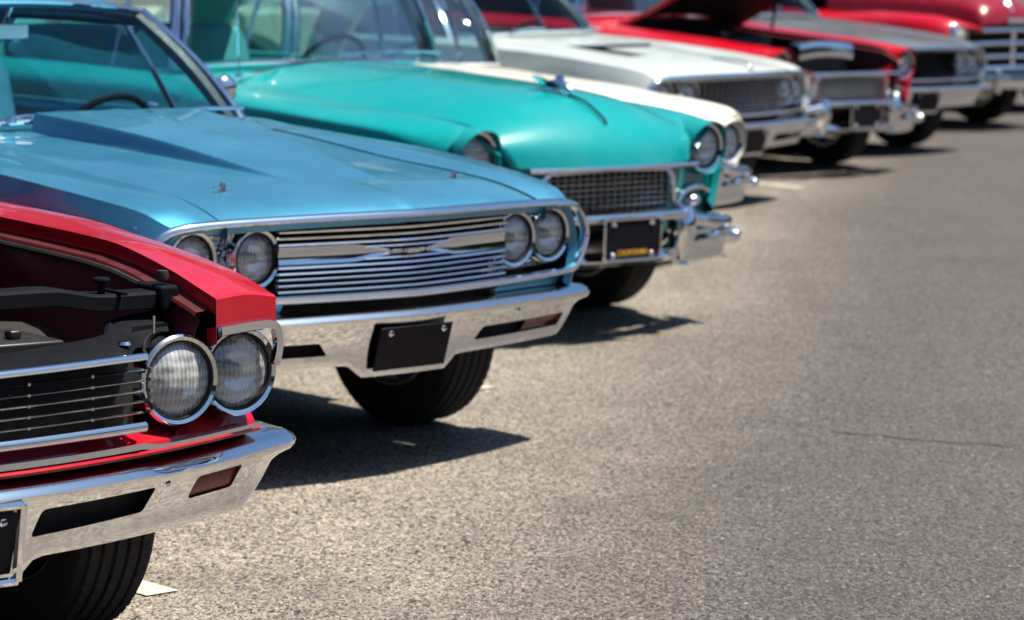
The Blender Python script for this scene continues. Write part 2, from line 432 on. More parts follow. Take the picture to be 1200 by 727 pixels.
    MB().grid([[Vector((x, -t, zf)) for x in (-.78, 0, .78)] for t in (tb-.35, 2.4, 3.6)]).build('cabin_floor', DARKIN, root)
    dz = zc-.055
    D = MB(); xd = xb-.02
    D.grid([[Vector((s*xd, -lerp(tc+.02, tb+.05, abs(s)**2.4)-a, b)) for a, b in ((0, dz), (.20, dz+.012), (.26, dz-.02), (.265, dz-.09), (.23, dz-.17), (.12, dz-.26))] for s in S])
    D.build('dashboard', P.get('dash', inside), root)
    sx = P.get('wheel_x', .37); sc = Vector((sx, -tb-.34, zc+P.get('wheel_z', -.145))); ax = Vector((0, -.86, .5)); 
    SW = MB(); u = Vector((1, 0, 0)); w = ax.normalized().cross(u)
    SW.tube([sc+(u*cos(2*pi*k/40)+w*sin(2*pi*k/40))*.205 for k in range(40)], .013, 10, closed=True)
    for an in (pi/2+pi, pi*.12, pi*.88):
        SW.tube([sc+(u*cos(an)+w*sin(an))*.2*k/4+ax.normalized()*(-.03*(1-k/4)) for k in range(5)], .010, 8)
    SW.tube([sc-ax.normalized()*.02, sc-ax.normalized()*.45], .022, 10)
    SW.build('steering_wheel', P.get('wheel_mat', BLACKP), root)
    for (ts, wd, nm) in ((tb+.95, .68, 'front_seat'), (min(tq-.35, tb+1.75), .62, 'rear_seat')):
        B = MB()
        for (cx, hw) in ((-.35, .32), (.35, .32)):
            prof = [(.30, .36), (.30, .50), (.24, .545), (-.12, .54), (-.20, .56), (-.36, 1.09), (-.42, 1.12), (-.48, 1.09), (-.36, .5), (-.34, .34)]
            rows2 = []
            for xx, k in ((-1, .93), (-.94, .985), (-.8, 1), (0, 1.01), (.8, 1), (.94, .985), (1, .93)):
                rows2.append([Vector((cx+xx*hw, -ts+a*k, .36+(b-.36)*k)) for a, b in prof])
            o = len(B.v); B.grid(rows2, cv=True); m = len(prof)
            B.f += [tuple(o+i for i in range(m)), tuple(o+6*m+i for i in reversed(range(m)))]
        B.build(nm, inside, root, sharp=45)
    mz = zhc-.10
    M_ = MB().box((0, -thc-.06, mz), (.19, .025, .050)); M_.tube([Vector((0, -thc-.06, mz+.02)), Vector((0, -thc-.01, zhc-.005))], .007, 8)
    M_.build('rear_view_mirror', CHROME, root, bevel=.01)

def underbody(root, L, hw, z0=.20, front=.42, fz=None):
    U = MB()
    U.grid([[Vector((x, -t, z)) for x, z in ((-hw, z0+.14), (-hw+.06, z0), (hw-.06, z0), (hw, z0+.14))] for t in (1.25, 1.6, 2.2, 3.2, L-.35)])
    U.grid([[Vector((x, -t, z)) for x in (-hw*.6, -hw*.3, hw*.3, hw*.6)] for t, z in ((.40, .44), (.5, .38), (.7, .30), (1.0, z0+.04), (1.26, z0+.04))])
    U.grid([[Vector((x, -L+.35, z)) for x in (-hw, hw)] for z in (z0, z0+.38)])
    U.build('underbody', VOID, root)

def wells(root, arches, xo, xi=.50):
    for sg in (-1, 1):
        for tw, zc, R in arches:
            m = MB()
            m.grid([[Vector((sg*x, -tw+(R+.02)*cos(pi*k/16), zc+(R+.02)*sin(pi*k/16)-(.05 if k in (0, 16) else 0))) for x in (xi, xo)] for k in range(2, 15)])
            m.build('wheel_well', VOID, root)

def hood_grid(T, zc, bump=lambda x, t: 0, t0=0., t1=1.42, expo=2.2, gap=.006, n=30, rows=None, xmap=None):
    """panel between the two seams; ends in a turned-down flange at the seams"""
    kx, kz = T['cols'][0]; out = []
    ts = rows or [t for t in T['ts'] if t0 <= t <= t1]+[t1]
    for t in ts:
        xa = pchip(t, kx)-gap; za = pchip(t, kz); c = pchip(t, zc); fall = max(0, 1-t/T.get('tfall', 1.))
        r = []
        hx_ = xmap(t, xa) if xmap else [xa*k/n for k in range(n+1)]
        for x in [-q for q in reversed(hx_[1:])]+hx_:
            z = za+(c-za)*(1-min(1, abs(x)/xa)**expo)+bump(abs(x), t)
            r.append(Vector((x, -t-T['sweep'](x)*fall, z)))
        f0, f1 = r[0].copy(), r[-1].copy()
        r = [f0+Vector((.001, 0, -.028)), f0+Vector((-.0005, 0, -.003))]+r[1:-1]+[f1+Vector((.0005, 0, -.003)), f1+Vector((-.001, 0, -.028))]
        out.append(r)
    return out

def lip(rows, centre, d1=.010, d2=.035):
    """turn the front edge of a shell inwards"""
    c = Vector((centre[0], 0, centre[1])); p1, p2 = [], []
    for p in rows[0]:
        d = Vector((c.x*0+(0 if abs(p.x) < c.x else math.copysign(c.x, p.x)-p.x), 0, c.z-p.z))
        if d.length > 1e-6: d.normalize()
        p1.append(p+d*d1+Vector((0, .004, 0))); p2.append(p+d*d2+Vector((0, -.012, 0)))
    return [p2, p1]+rows

def flange(rows, dx=.001, dz=-.03):
    return [[Vector((r[0].x+dx, r[0].y, r[0].z+dz))]+r for r in rows]

def tail(root, T, paint_m, zc, t0):
    """deck lid and a closed tail with bumper"""
    L = T['L']; ts = [t for t in T['ts'] if t >= t0]
    H = hood_grid(T, zc, t0=t0, t1=L, rows=ts, gap=.004)
    back = max
    for r, t in zip(H, ts):
        b = max(0, t-(L-1.0))
        for p in r: p.y += T['sweep'](p.x)*.8*b
    MB().grid(H).build('boot_lid', paint_m, root, sharp=40)

def chevelle(pose, label, style, paint_m, inside):
    root = thing('parked_car', label, 'car', pose, CARGROUP)
    red = style == 'red'
    L = 4.95; tw, tr_ = (.76, 3.70); R = .375
    arches = [(tw, .33, R), (tr_, .33, R)]
    dz = .045 if red else 0
    k = .21 if red else .19
    W = .07 if red else 0      # the red car is a wider full-size body
    sweep = lambda x: k*max(0, abs(x)-W)**1.4
    zA = [(0, .785), (.14, .822), (.28, .845), (.8, .883), (1.3, .93), (1.6, .945), (2.5, .94), (4, .93), (4.6, .90), (L, .84)]
    zC = [(0, .775), (.1, .815), (.2, .832), (.5, .862), (.8, .885), (1.1, .90), (1.5, .912), (2, .915), (3, .92), (4, .915), (4.7, .87), (L, .80)]
    xA = [(0, .655), (.3, .635), (1.0, .62), (1.36, .62), (1.72, .80), (3.3, .80), (3.7, .66), (L, .66)]
    xC = [(0, .80), (.05, .825), (.15, .85), (.3, .875), (.7, .905), (1.2, .915), (2, .92), (4, .91), (L, .84)]
    if red:
        zA = [(0, .848), (.10, .868), (.20, .888), (.5, .928), (.9, .938), (1.3, .945), (1.6, .95), (2.5, .95), (4, .93), (L, .84)]
        zC = [(0, .838), (.2, .858), (.5, .880), (.8, .898), (1.1, .915), (1.5, .92), (2, .92), (3, .92), (4, .915), (4.7, .87), (L, .80)]
        xA = [(0, .625), (.3, .635), (1.0, .625), (1.36, .62), (1.72, .80), (3.3, .80), (3.7, .66), (L, .66)]
        xC = [(0, .815), (.15, .848), (.3, .875), (.7, .905), (1.2, .915), (2, .92), (4, .91), (L, .84)]
    xA = [(t, v+W) for t, v in xA]; xC = [(t, v+W) for t, v in xC]
    mid = lambda a, b, w, add: [(t, lerp(pchip(t, a), pchip(t, b), w)+add) for t in (0, .05, .1, .15, .2, .3, .4, .5, .7, .9, 1.1, 1.4, 1.7, 2.2, 3, 3.5, 4, 4.5, L)]
    xE = [(0, .862), (.06, .895), (.15, .912), (.5, .937), (1, .945), (2.5, .95), (4, .945), (4.7, .90), (L, .86)]
    if red: xE = [(0, .820), (.15, .868), (.5, .925), (1, .945), (2.5, .95), (4, .945), (L, .86)]
    xE = [(t, v+W) for t, v in xE]
    cols = [(xA, zA), (mid(xA, xC, .5, 0), mid(zA, zC, .5, .008 if red else .010)), (xC, zC),
            (mid(xC, xE, .45, .004), [(0, .73), (.2, .76), (1, .79), (4, .79), (L, .72)]), (xE, [(0, .65), (.3, .655), (L, .64)]),
            ([(t, v-.02) for t, v in xE], [(0, .555), (.3, .51), (.6, .48), (L, .50)]), ([(t, v-.045) for t, v in xE], [(0, .50), (.2, .45), (.36, .30), (.5, .24), (4.4, .24), (4.6, .36), (L, .42)])]
    T = dict(cols=cols, ts=spaced(L, arches), arches=arches, crease=(2,), zE=.655, sweep=sweep, L=L, tfall=1.0)
    rows = body_shell(T)
    if red:
        for r in rows[:14]:
            for p in r[11:]:
                q = smooth(.800, .765, p.z); p.y = lerp(p.y, min(p.y, -.20-sweep(p.x)), q)
        f = [p for p in rows[0]]
        nA = 11
        face = [[p+Vector((0, .004, -.003)) if i < nA else p for i, p in enumerate(f)],
                [Vector((p.x, p.y+.006, max(.782, p.z-.064))) if i < nA else Vector((p.x-.006, p.y, p.z)) for i, p in enumerate(f)],
                [Vector((p.x, p.y-.03, max(.778, p.z-.068))) if i < nA else Vector((p.x-.02, p.y-.02, p.z)) for i, p in enumerate(f)]]
        rows2 = list(reversed(face))+rows
    else:
        rows2 = lip(rows, (.70, .67), .008, .03)
    body = MB().grid(flange(rows2, .002, -.035)).mirror()
    # cowl panel and closed tail
    b = body.build('body', paint_m, root, sharp=32)
    cz = [(1.30, .945), (1.42, .962), (1.75, .97)]
    C = []
    for i in range(8):
        t = 1.34+.5*i/7
        xa = pchip(t, xA)-.003; C.append([Vector((xa*s/10, -t-sweep(xa*s/10)*max(0, 1-t), lerp(pchip(t, cz)-.012, pchip(t, zA), abs(s/10)**3))) for s in range(-10, 11)])
    MB().grid(C).build('cowl_panel', paint_m, root)
    tail(root, T, paint_m, [(3.3, .945), (4.2, .94), (4.7, .90), (L, .845)], 3.55)
    e = rows[-1]
    TP = MB().grid([[p, Vector((0, p.y-.01, p.z))] for p in e]).mirror(); TP.build('tail_panel', paint_m, root)
    P = dict(base=(.725, 1.64, .94), basec=(1.42, .985), head=(.58, 2.03, 1.30), headc=(1.98, 1.335), rhead=(.56, 3.05, 1.29), rbase=(.66, 3.62, .94), belt=(.81, .925, 3.35))
    if style == 'blue': P['dash'] = BLUEIN
    cabin(root, P, paint_m, inside)
    underbody(root, L, .88+W); wells(root, arches, .90+W)
    for sg in (-1, 1):
        make_wheel(root, sg*(.735-W*.7 if red else .71), tw, .325, .20); make_wheel(root, sg*(.735+W*.6), tr_, .325, .22)
    # hood
    zc = [(0, .797), (.03, .812), (.1, .833), (.3, .862), (.6, .888), (1.0, .918), (1.42, .943)]
    if style == 'blue':
        def scoop_x(t, xa):
            w = lerp(.17, .335, min(1, max(0, (t-.36)/1.06)))
            return [(w-.02)*i/14 for i in range(14)]+[w-.02+.045*i/18 for i in range(18)]+[lerp(w+.025, xa, i/12) for i in range(13)]
        def bmp(x, t):
            w = lerp(.17, .335, min(1, max(0, (t-.36)/1.06))); h = pchip(t, [(.34, 0), (.6, .022), (.9, .048), (1.2, .062), (1.42, .066)])
            return h*(1-smooth(w-.006, w+.012, x))+.0035*math.exp(-(x/.03)**2)
    else: bmp = lambda x, t: .004*math.exp(-(x/.05)**2)
    if not red:
        H = hood_grid(T, zc, bmp, n=40, gap=.011, xmap=scoop_x if style == 'blue' else None)
        H = lip(H, (.9, .67), .008, .03)
        H.append([p+Vector((0, -.004, -.03)) for p in H[-1]])
        hd = MB().grid(H).build('hood', paint_m, root, sharp=32)
    # bumper
    ye = -.245 if red else -.150
    def by(x): return .022-(max(0, abs(x)-W)/.93)**1.7*(.022-ye)
    W2 = W+(.022 if red else 0)
    path = [((.90+W2)*i/36, by((.90+W2)*i/36)) for i in range(37)]+[(.925+W2, by(.925+W2)-.004), (.943+W2, ye-.03), (.953+W2, ye-.07), (.957+W2, ye-.15), (.957+W2, ye-.27)]
    full = [(-x, y) for x, y in reversed(path[1:])]+path
    zt = .508 if red else .512
    rows = []; F = 1
    for i, (x, y) in enumerate(full):
        a = full[max(i-1, 0)]; c = full[min(i+1, len(full)-1)]
        n = Vector((-(c[1]-a[1]), c[0]-a[0], 0)).normalized()
        ax = abs(x); endf = 1 if i in (0, len(full)-1) else 0
        zl = pchip(ax, [(0, .313), (.17, .313), (.235, .352), (.79+W2, .354), (.82+W2, .366), (.925+W2, .452), (.957+W2, .468)])
        if y < ye-.05 and ax > .95: zl = .470
        step = (.006*smooth(.44+W, .47+W, ax)*smooth(.90+W, .6+W, ax)) if red else 0
        zt_ = zt-.010*(ax/.93)**2*(0 if red else 1)-(step*.6)
        out = [(-.090, zt_+.004), (-.05, zt_+.007), (-.022-step, zt_+.004), (-.008-step, zt_-.004), (0, zt_-.016), (-.003, zt_-.027), (-.010, zt_-.036)]
        H_ = zt_-.036-zl
        out += [(-.010-.040*q-(.008*sin(pi*q)), zt_-.036-H_*q*.94) for q in (.12, .25, .4, .55, .7, .85, .95)]
        out += [(-.054, zl+.001), (-.062, zl), (-.080, zl+.006)]
        inn = [(-.080, zl+.014), (-.064, zl+.012)]+[(-.022-.038*q, lerp(zl+.012, zt_-.04, 1-q)) for q in (.8, .5, .2)]+[(-.014, zt_-.028), (-.024, zt_-.012), (-.09, zt_-.006)]
        ring = out+inn
        q = .75 if endf else 1
        rows.append([Vector((x, y, z))+n*d for d, z in ring])
    B = MB(); B.grid(rows, cv=True); m = len(rows[0])
    B.f += [tuple(range(m)), tuple(reversed(range((len(rows)-1)*m, len(rows)*m)))]
    bo = B.build('bumper', CHROME, root, sharp=30)
    cut = []
    if style in ('red', 'blue', 'grid'):
        for sg in (-1, 1):
            if red: quads = [[(.215, .458), (.532, .462), (.510, .408), (.198, .398)], [(.664, .466), (.822, .468), (.806, .417), (.650, .414)]]
            else: quads = [[(.335, .428), (.800, .428), (.775, .388), (.300, .388)]]
            for qd in quads:
                qd = [(sg*a, c) for a, c in qd]
                if sg < 0: qd.reverse()
                cut.append(prism(qd, .1, -.6, .012))
        boolean_cut(bo, cut)
        for sg in (-1, 1):
            # dark backing and the turn lamp
            xs = [.12+(.64+W)*i/14 for i in range(15)]
            MB().grid([[Vector((sg*x, by(x)-dy, z)) for x in xs] for dy, z in ((.055, .475), (.088, .375))]).build('slot_backing', VOID, root)
            x0, x1 = (.645, .83) if red else (.575, .80)
            xs = [lerp(x0, x1, i/8) for i in range(9)]
            MB().grid([[Vector((sg*x, by(x)-dy, z)) for x in xs] for dy, z in ((.034, .478), (.030, .46), (.042, .425), (.058, .40), (.07, .38))]).build('turn_lamp', AMBER, root)
        for sg in (-1, 1):
            MB().lathe([(0, .008), (.007, .007), (.011, .002), (.011, -.01)], (sg*(.49+W), by(.49+W)-.014, .466), (0, 1, .1), 18).build('bumper_bolt', CHROME, root)
    # number plate in the middle of the bumper
    py = .03; hp = .075
    PL = MB(); tl = radians(-15)
    rot = Matrix.Rotation(tl, 3, 'X')
    PL.box((0, by(0)-.024, .398), (.292, .006, .136), rot)
    pl = PL.build('number_plate', PLATE, root, bevel=.004)
    for sg in (-1, 1):
        q = Vector((sg*.108, by(0)-.022, .398))+rot @ Vector((0, .004, .052))
        MB().lathe([(0, .007), (.007, .006), (.010, 0)], q, (0, 1, .15), 14).build('plate_bolt', CHROME, pl)
    if red:
        FR = MB()
        for s in (1, -1): FR.tube([Vector((s*.154, by(0)-.008, .478)), Vector((s*.154, by(0)-.028, .32))], .010, 8, ry=.012)
        FR.tube([Vector((-.154, by(0)-.008, .478)), Vector((.154, by(0)-.008, .478))], .010, 8)
        FR.tube([Vector((-.154, by(0)-.030, .318)), Vector((.154, by(0)-.030, .318))], .010, 8)
        FR.build('plate_frame', CHROME, pl)
    # front end
    Y = lambda x, d=0.: -sweep(x)-d
    xs = [-.86+1.72*i/60 for i in range(61)]
    if not red:
        MB().grid([[Vector((x, Y(x, .13), z)) for x in xs] for z in (.53, .79)]).build('grille_backing', VOID, root)
        # surround
        half = [(0, .793), (.2, .7925), (.45, .789), (.68, .782), (.79, .772), (.843, .754), (.878, .717), (.896, .676), (.885, .638), (.852, .590), (.80, .569), (.6, .564), (.3, .563), (0, .563)]
        hv = catmull([Vector((a, 0, c)) for a, c in half], 5)
        loop = hv[:-1]+[Vector((-p.x, 0, p.z)) for p in reversed(hv)][:-1]
        loop = [Vector((p.x, Y(p.x)+.006, p.z)) for p in loop]
        prof = [(.000+.016*cos(a)*(1 if cos(a) > 0 else .6), .017*sin(a)) for a in [2*pi*i/12 for i in range(12)]]
        MB().sweep(loop, prof, closed=True, ref=(0, 1, 0)).build('grille_surround', CHROME, root)
        # valance below the grille
        xv = [-.86+1.72*i/40 for i in range(41)]
        for x0, x1 in ((-.86, -.44), (.44, .86)):
            MB().grid([[Vector((lerp(x0, x1, i/14), Y(lerp(x0, x1, i/14), d), z)) for i in range(15)] for d, z in ((.02, .563), (.022, .55), (.045, .515), (.085, .45), (.14, .40))]).build('front_valance', paint_m, root)
        MB().grid([[Vector((.45*i/10, Y(.45*i/10, d), z)) for i in range(-10, 11)] for d, z in ((.03, .565), (.10, .56), (.13, .50), (.14, .40))]).build('valance_shade_gap', VOID, root)  # black sheet stands in for the shaded gap between the valance pieces
        bars = MB(); 
        if style == 'grid' or style == 'black':
            zs = [.580+.0215*i for i in range(10)]; bw = .0035; bmat = DULL
        else: zs = None; bmat = CHROME
        hx = .462
        xb_ = [-hx+2*hx*i/96 for i in range(97)]
        if zs:
            for z in zs: bars.tube([Vector((x, Y(x, .03), z)) for x in xb_], .0055, 8, ry=.0024)
            for i in range(-9, 10): bars.tube([Vector((i*.05, Y(i*.05, .034), .570)), Vector((i*.05, Y(i*.05, .034), .785))], .003, 6)
            bars.build('grille', DULL if style == 'grid' else BLACKP, root)
        else:
            g = None
            for z in (.772, .7535, .735, .7165, .650, .6325, .615, .5975, .580):
                q = MB().tube([Vector((x, Y(x, .026), z)) for x in xb_], .010, 10, ry=.0052)
                bars.v += []; o = len(bars.v); bars.v += q.v; bars.f += [tuple(o+i for i in f) for f in q.f]
            g = bars.build('grille', CHROME, root)
            zb_ = [(x, smooth(.05, .22, abs(x))) for x in xb_]
            cb = []
            for x, s in zb_:
                hh = lerp(.007, .030, s)
                cb.append([Vector((x, Y(x, .026)+d, .684+h*hh)) for d, h in ((-.02, 1), (0, .97), (.008, .8), (.003, .2), (.003, -.2), (.008, -.8), (0, -.97), (-.02, -1))])
            MB().grid(cb, cv=True).build('grille_bar', CHROME, g)
            for z in (.701, .6665):
                MB().tube([Vector((x, Y(x, .026), z)) for x in [-.17+.34*i/16 for i in range(17)]], .010, 10, ry=.0048).build('grille_bar', CHROME, g)
            E_ = MB().box((0, -.014, .684), (.05, .016, .013))
            E_.build('grille_emblem', CHROME, root, bevel=.002)
        for sg in (-1, 1):
            lp = MB().grid([[Vector((sg*x, Y(x, .084), z)) for x in [.455+.41*i/12 for i in range(13)]] for z in (.575, .61, .65, .70, .778)]).build('lamp_panel', DULL if style == 'blue' else BLACKP, root)
            if style == 'blue':
                rb_ = MB()
                for z in [.588+.0155*i for i in range(13)]: rb_.tube([Vector((sg*x, Y(x, .080), z)) for x in [.46+.38*i/10 for i in range(11)]], .003, 6)
                rb_.build('panel_ribs', CHROME, lp)
            for x in (.528, .727):
                headlamp(root, sg*x, Y(x, .034), .680, .073, .090, .06, cap=.016)
    else:
        # black panel behind the grille, moulding, thin bars, lower moulding
        hx = .428+W
        xb_ = [-hx+2*hx*i/40 for i in range(41)]
        MB().sweep([Vector((x, Y(x, .012), .738+.006*abs(x))) for x in xb_], [(.011*cos(a), .0085*sin(a)) for a in [2*pi*i/12 for i in range(12)]]+[]).build('grille_moulding', CHROME, root)
        MB().tube([Vector((x, Y(x, .008), .594)) for x in xb_], .010, 10, ry=.011).build('grille_moulding', CHROME, root)
        g = MB()
        for z in (.622, .6445, .667, .6895, .712):
            g.tube([Vector((x, Y(x, .024), z)) for x in xb_], .011, 8, ry=.0028)
        for x in (-.52, -.355, -.19, .19, .355, .52):
            for z in (.622, .6445, .667, .6895, .712): g.box((x, Y(x, .022), z+.0005), (.006, .020, .006))
        g.build('grille', DULL, root, sharp=40)
        MB().grid([[Vector((x, Y(x, .055), z)) for x in xb_] for z in (.59, .74)]).build('grille_mesh', VOID, root)
        hp_ = MB(); xh_ = [-(.60+W)+2*(.60+W)*i/40 for i in range(41)]
        hp_.grid([[Vector((x, Y(x, d+.075*smooth(.47, .53, abs(x))), z+kz*abs(x)+ (.018*smooth(.36+W, .50+W, abs(x))*w))) for x in xh_] for d, z, kz, w in ((.020, .742, .006, 0), (.05, .744, .035, .6), (.115, .752, .05, 1), (.13, .749, .05, 1), (.135, .70, .05, 1))])
        hp_.build('header_panel', BLACKP, root)
        # lower shelf, moulding and red lip
        xv = [-(.83+W)+2*(.83+W)*i/40 for i in range(41)]
        MB().grid([[Vector((x, lerp(Y(x, .15), by(x)-d, w), z)) for x in xv] for d, z, w in ((.05, .592, 0), (.05, .585, .45), (.05, .552, .97), (.05, .5425, 1), (.030, .5395, 1), (.026, .535, 1), (.028, .529, 1), (.052, .526, 1), (.095, .51, 1), (.11, .45, 1), (.15, .40, 1))]).build('front_valance', paint_m, root)
        MB().sweep([Vector((x, by(x)-.053, .5500-.010*smooth(.44+W, .48+W, abs(x)))) for x in xv], [(.006, -.006), (.008, .003), (.0, .007), (-.022, .007), (-.022, -.006)]).build('valance_moulding', CHROME, root)
        for sg in (-1, 1):
            lp = MB().grid([[Vector((sg*x, Y(x, .125), z)) for x in [.475+W+.35*i/10 for i in range(11)]] for z in (.575, .785)]).build('lamp_panel', BLACKP, root)
            for x, cp in ((.553+W, .012), (.738+W, .017)):
                headlamp(root, sg*x, Y(x, .045), .674, .082, .0985, .10, cap=cp)
            ey = [Vector((sg*(x+W), Y(x+W)+.010, z)) for x, z in ((.63, .777), (.68, .779), (.74, .780), (.78, .779), (.806, .771), (.816, .752), (.818, .728), (.813, .705), (.806, .69))]
            ey = catmull(ey, 4)
            MB().sweep(ey, [(.010, -.008), (.013, 0), (.010, .009), (-.008, .010), (-.012, 0), (-.008, -.009)], ref=(0, 0, 1) if 0 else (0, 1, 0)).build('lamp_eyebrow', CHROME, root)
            # inner fender: apron in shade-darkened red below the hood seam, gutter and support bracket
            ap = []
            for t in [0.03, .1, .2, .35, .5, .8, 1.1, 1.4]:
                x0 = pchip(t, xA); z0 = pchip(t, zA); y = -t-sweep(x0)*max(0, 1-t)
                ap.append([Vector((sg*(x0+a), y, z0+c)) for a, c in ((.002, -.03), (-.012, -.036), (-.03, -.038), (-.034, -.044), (-.02, -.055), (-.03, -.075), (-.05, -.16), (-.08, -.30))])
            MB().grid(ap).build('inner_fender', BAYSHADE, root)
            MB().tube([Vector((sg*(pchip(t, xA)-.036), -t-sweep(.62)*max(0, 1-t), pchip(t, zA)-.052)) for t in [.3+.11*i for i in range(11)]], .007, 6).build('hood_seal', RUBBER, root)
            MB().box((sg*(.595+W), -.285, .835), (.05, .10, .055)).build('support_bracket', BLACKP, root, bevel=.008)
            MB().lathe([(0, .022), (.012, .021), (.014, .01), (.012, 0)], (sg*(.592+W), -.262, .872), (0, 0, 1), 16).build('hood_rubber_stop', RUBBER, root)
        yb = -.235
        bar = MB(); bp = []
        for x in [-(.585+W)+2*(.585+W)*i/30 for i in range(31)]:
            zz = .868-.020*smooth(.30+W, .44+W, abs(x)); bp.append([Vector((x, yb+d-.02*abs(x), zz+h)) for d, h in ((-.07, -.004), (-.065, .002), (-.006, .002), (0, -.004), (.002, -.032), (-.008, -.035), (-.06, -.035))])
        bar.grid(bp, cv=True); bar.f += [tuple(range(7)), tuple(reversed(range(30*7, 31*7)))]
        br = bar.build('radiator_support', BLACKP, root, sharp=30)
        MB().box((.475+W, yb-.032, .8525), (.010, .085, .006)).build('joint_strip', BLACKP, br)
        MB().lathe([(0, .036), (.017, .035), (.019, .031), (.018, .025), (.008, .024), (.008, 0)], (.51, yb-.03, .850), (0, 0, 1), 28).build('support_knob', BLACKP, br)
        ra = MB().box((0, -.40, .60), (.56, .05, .36)).box((0, -.40, .80), (.60, .075, .05)); ra.build('radiator', ALU, root, bevel=.012)
        en = MB().box((0, -.98, .60), (.42, .55, .28)); en.lathe([(0, .14), (.16, .14), (.17, .13), (.17, .05), (.1, .04)], (0, -.95, .72), (0, 0, 1), 32)
        for s in (-1, 1): en.box((s*.22, -.98, .70), (.13, .5, .08), Matrix.Rotation(radians(-25*s), 3, 'Y'))
        for s in (-1, 1): en.tube([Vector((s*.3, -.78, .6)), Vector((s*.33, -.9, .5)), Vector((s*.34, -1.2, .42))], .03, 10)
        en.build('engine', CASTIRON, root, bevel=.01)
        for s in (-1, 1):
            MB().box((s*.47, -.62, .62), (.18, .26, .20)).box((s*.47, -.56, .73), (.03, .03, .02)).box((s*.47, -.68, .73), (.03, .03, .02)).build('battery' if s > 0 else 'washer_tank', plain('battery_case' if s > 0 else 'tank_plastic', (.015, .015, .018) if s > 0 else (.35, .34, .30), .45), root, bevel=.006)
        wr = MB()
        for q in range(5):
            wr.tube(catmull([Vector((.20+.05*q, -.44-.03*q, .80-.01*q)), Vector((.36+.03*q, -.52-.05*q, .72+.015*q)), Vector((.48+.02*q, -.70-.04*q, .76-.02*q)), Vector((.60, -.95-.05*q, .80-.03*q))], 6), .0045, 6)
        wr.build('wiring', RUBBER, root)
        MB().lathe([(0, .02), (.02, .018), (.024, .01), (.024, 0)], (.16, -.40, .828), (0, 0, 1), 20).build('radiator_cap', CHROME, root)
        hs = MB().tube(catmull([Vector(p) for p in ((.30, -.42, .76), (.34, -.50, .74), (.38, -.60, .60), (.42, -.66, .50))], 6), .008, 8); hs.build('hose', plain('red_hose', (.25, .02, .02), .5), root)
        MB().grid([[Vector((x, -t, .40)) for x in (-.69, .69)] for t in (.2, .8, 1.35)]).grid([[Vector((x, -1.36, z)) for x in (-.73, .73)] for z in (.4, .93)]).build('engine_bay', VOID, root)
        # small latch pins on the header
        MB().tube([Vector((.575, -.16, .775)), Vector((.575, -.16, .812))], .004, 8).build('latch_pin', CHROME, root)
        MB().lathe([(0, .008), (.012, .007), (.016, 0)], (.47, -.11, .764), (0, 0, 1), 16).build('header_bolt', CHROME, root)
        # raised hood
        Hd = hood_grid(T, [(t, z+.05) for t, z in zc], bmp, n=20)
        piv = Vector((0, -1.42, .985)); rt = Matrix.Rotation(radians(55), 3, 'X')
        Hd = [[piv+rt @ (p-piv) for p in r] for r in Hd]
        ho = MB().grid(Hd); ho.build('hood', paint_m, root, sharp=40, solid=.012)
        for s in (-1, 1): MB().tube([Vector((s*.56, -1.38, .93)), piv+rt @ Vector((s*.54, .30, -.04))], .009, 8).build('hood_hinge', BLACKP, root)
    if style == 'blue':
        for sg in (-1, 1):
            z = .848; q = Vector((sg*.47, -.28-.19*.47**1.4*.72, z-.004))
            hpn = MB().lathe([(0, .004), (.030, .003), (.031, 0)], q, (0, 0, 1), 24).lathe([(0, .036), (.007, .035), (.009, .03), (.009, 0)], q, (0, 0, 1), 12)
            hpn.tube([q+Vector((-.035, .0, .020)), q+Vector((.035, .0, .020))], .0035, 8)
            hpn.build('hood_pin', DULL, root)
        MB().lathe([(0, .004), (.017, .003), (.019, 0)], (.10, -1.36, 1.030), (0, .2, 1), 20).build('hood_badge', CHROME, root)
        # wing mirror by the driver's window
        mm = MB().lathe([(0, .03), (.03, .026), (.048, .01), (.052, -.005), (.0, -.006)], (.89, -1.93, 1.03), (0, 1, 0), 24).tube([Vector((.87, -1.95, .93)), Vector((.885, -1.945, 1.03))], .012, 8)
        mm.build('wing_mirror', CHROME, root)
    if style in ('blue', 'grid'):
        for sg, x0 in ((1, -.40), (1, .22)):
            w = MB().tube([Vector((x0, -1.46, .99)), Vector((x0+.22, -1.50, .998)), Vector((x0+.42, -1.54, .992))], .007, 8)
            w.lathe([(0, .02), (.014, .018), (.018, 0)], (x0, -1.45, .975), (0, 0, 1), 14); w.build('wiper', CHROME, root)
    if style == 'grid':
        MB().sweep(catmull([Vector(p) for p in ((0, -.02, .815), (0, -.05, .845), (0, -.12, .862), (0, -.30, .868))], 6), [(.012*cos(2*pi*i/10), .010*sin(2*pi*i/10)) for i in range(10)]).build('hood_ornament', CHROME, root)
        sv = MB().box((-.33, -.86, .922), (.16, .58, .022), Matrix.Rotation(radians(4.2), 3, 'X')); sv.build('hood_vent', plain('vent_black', (.02, .03, .05), .5), root, bevel=.006)
    return root

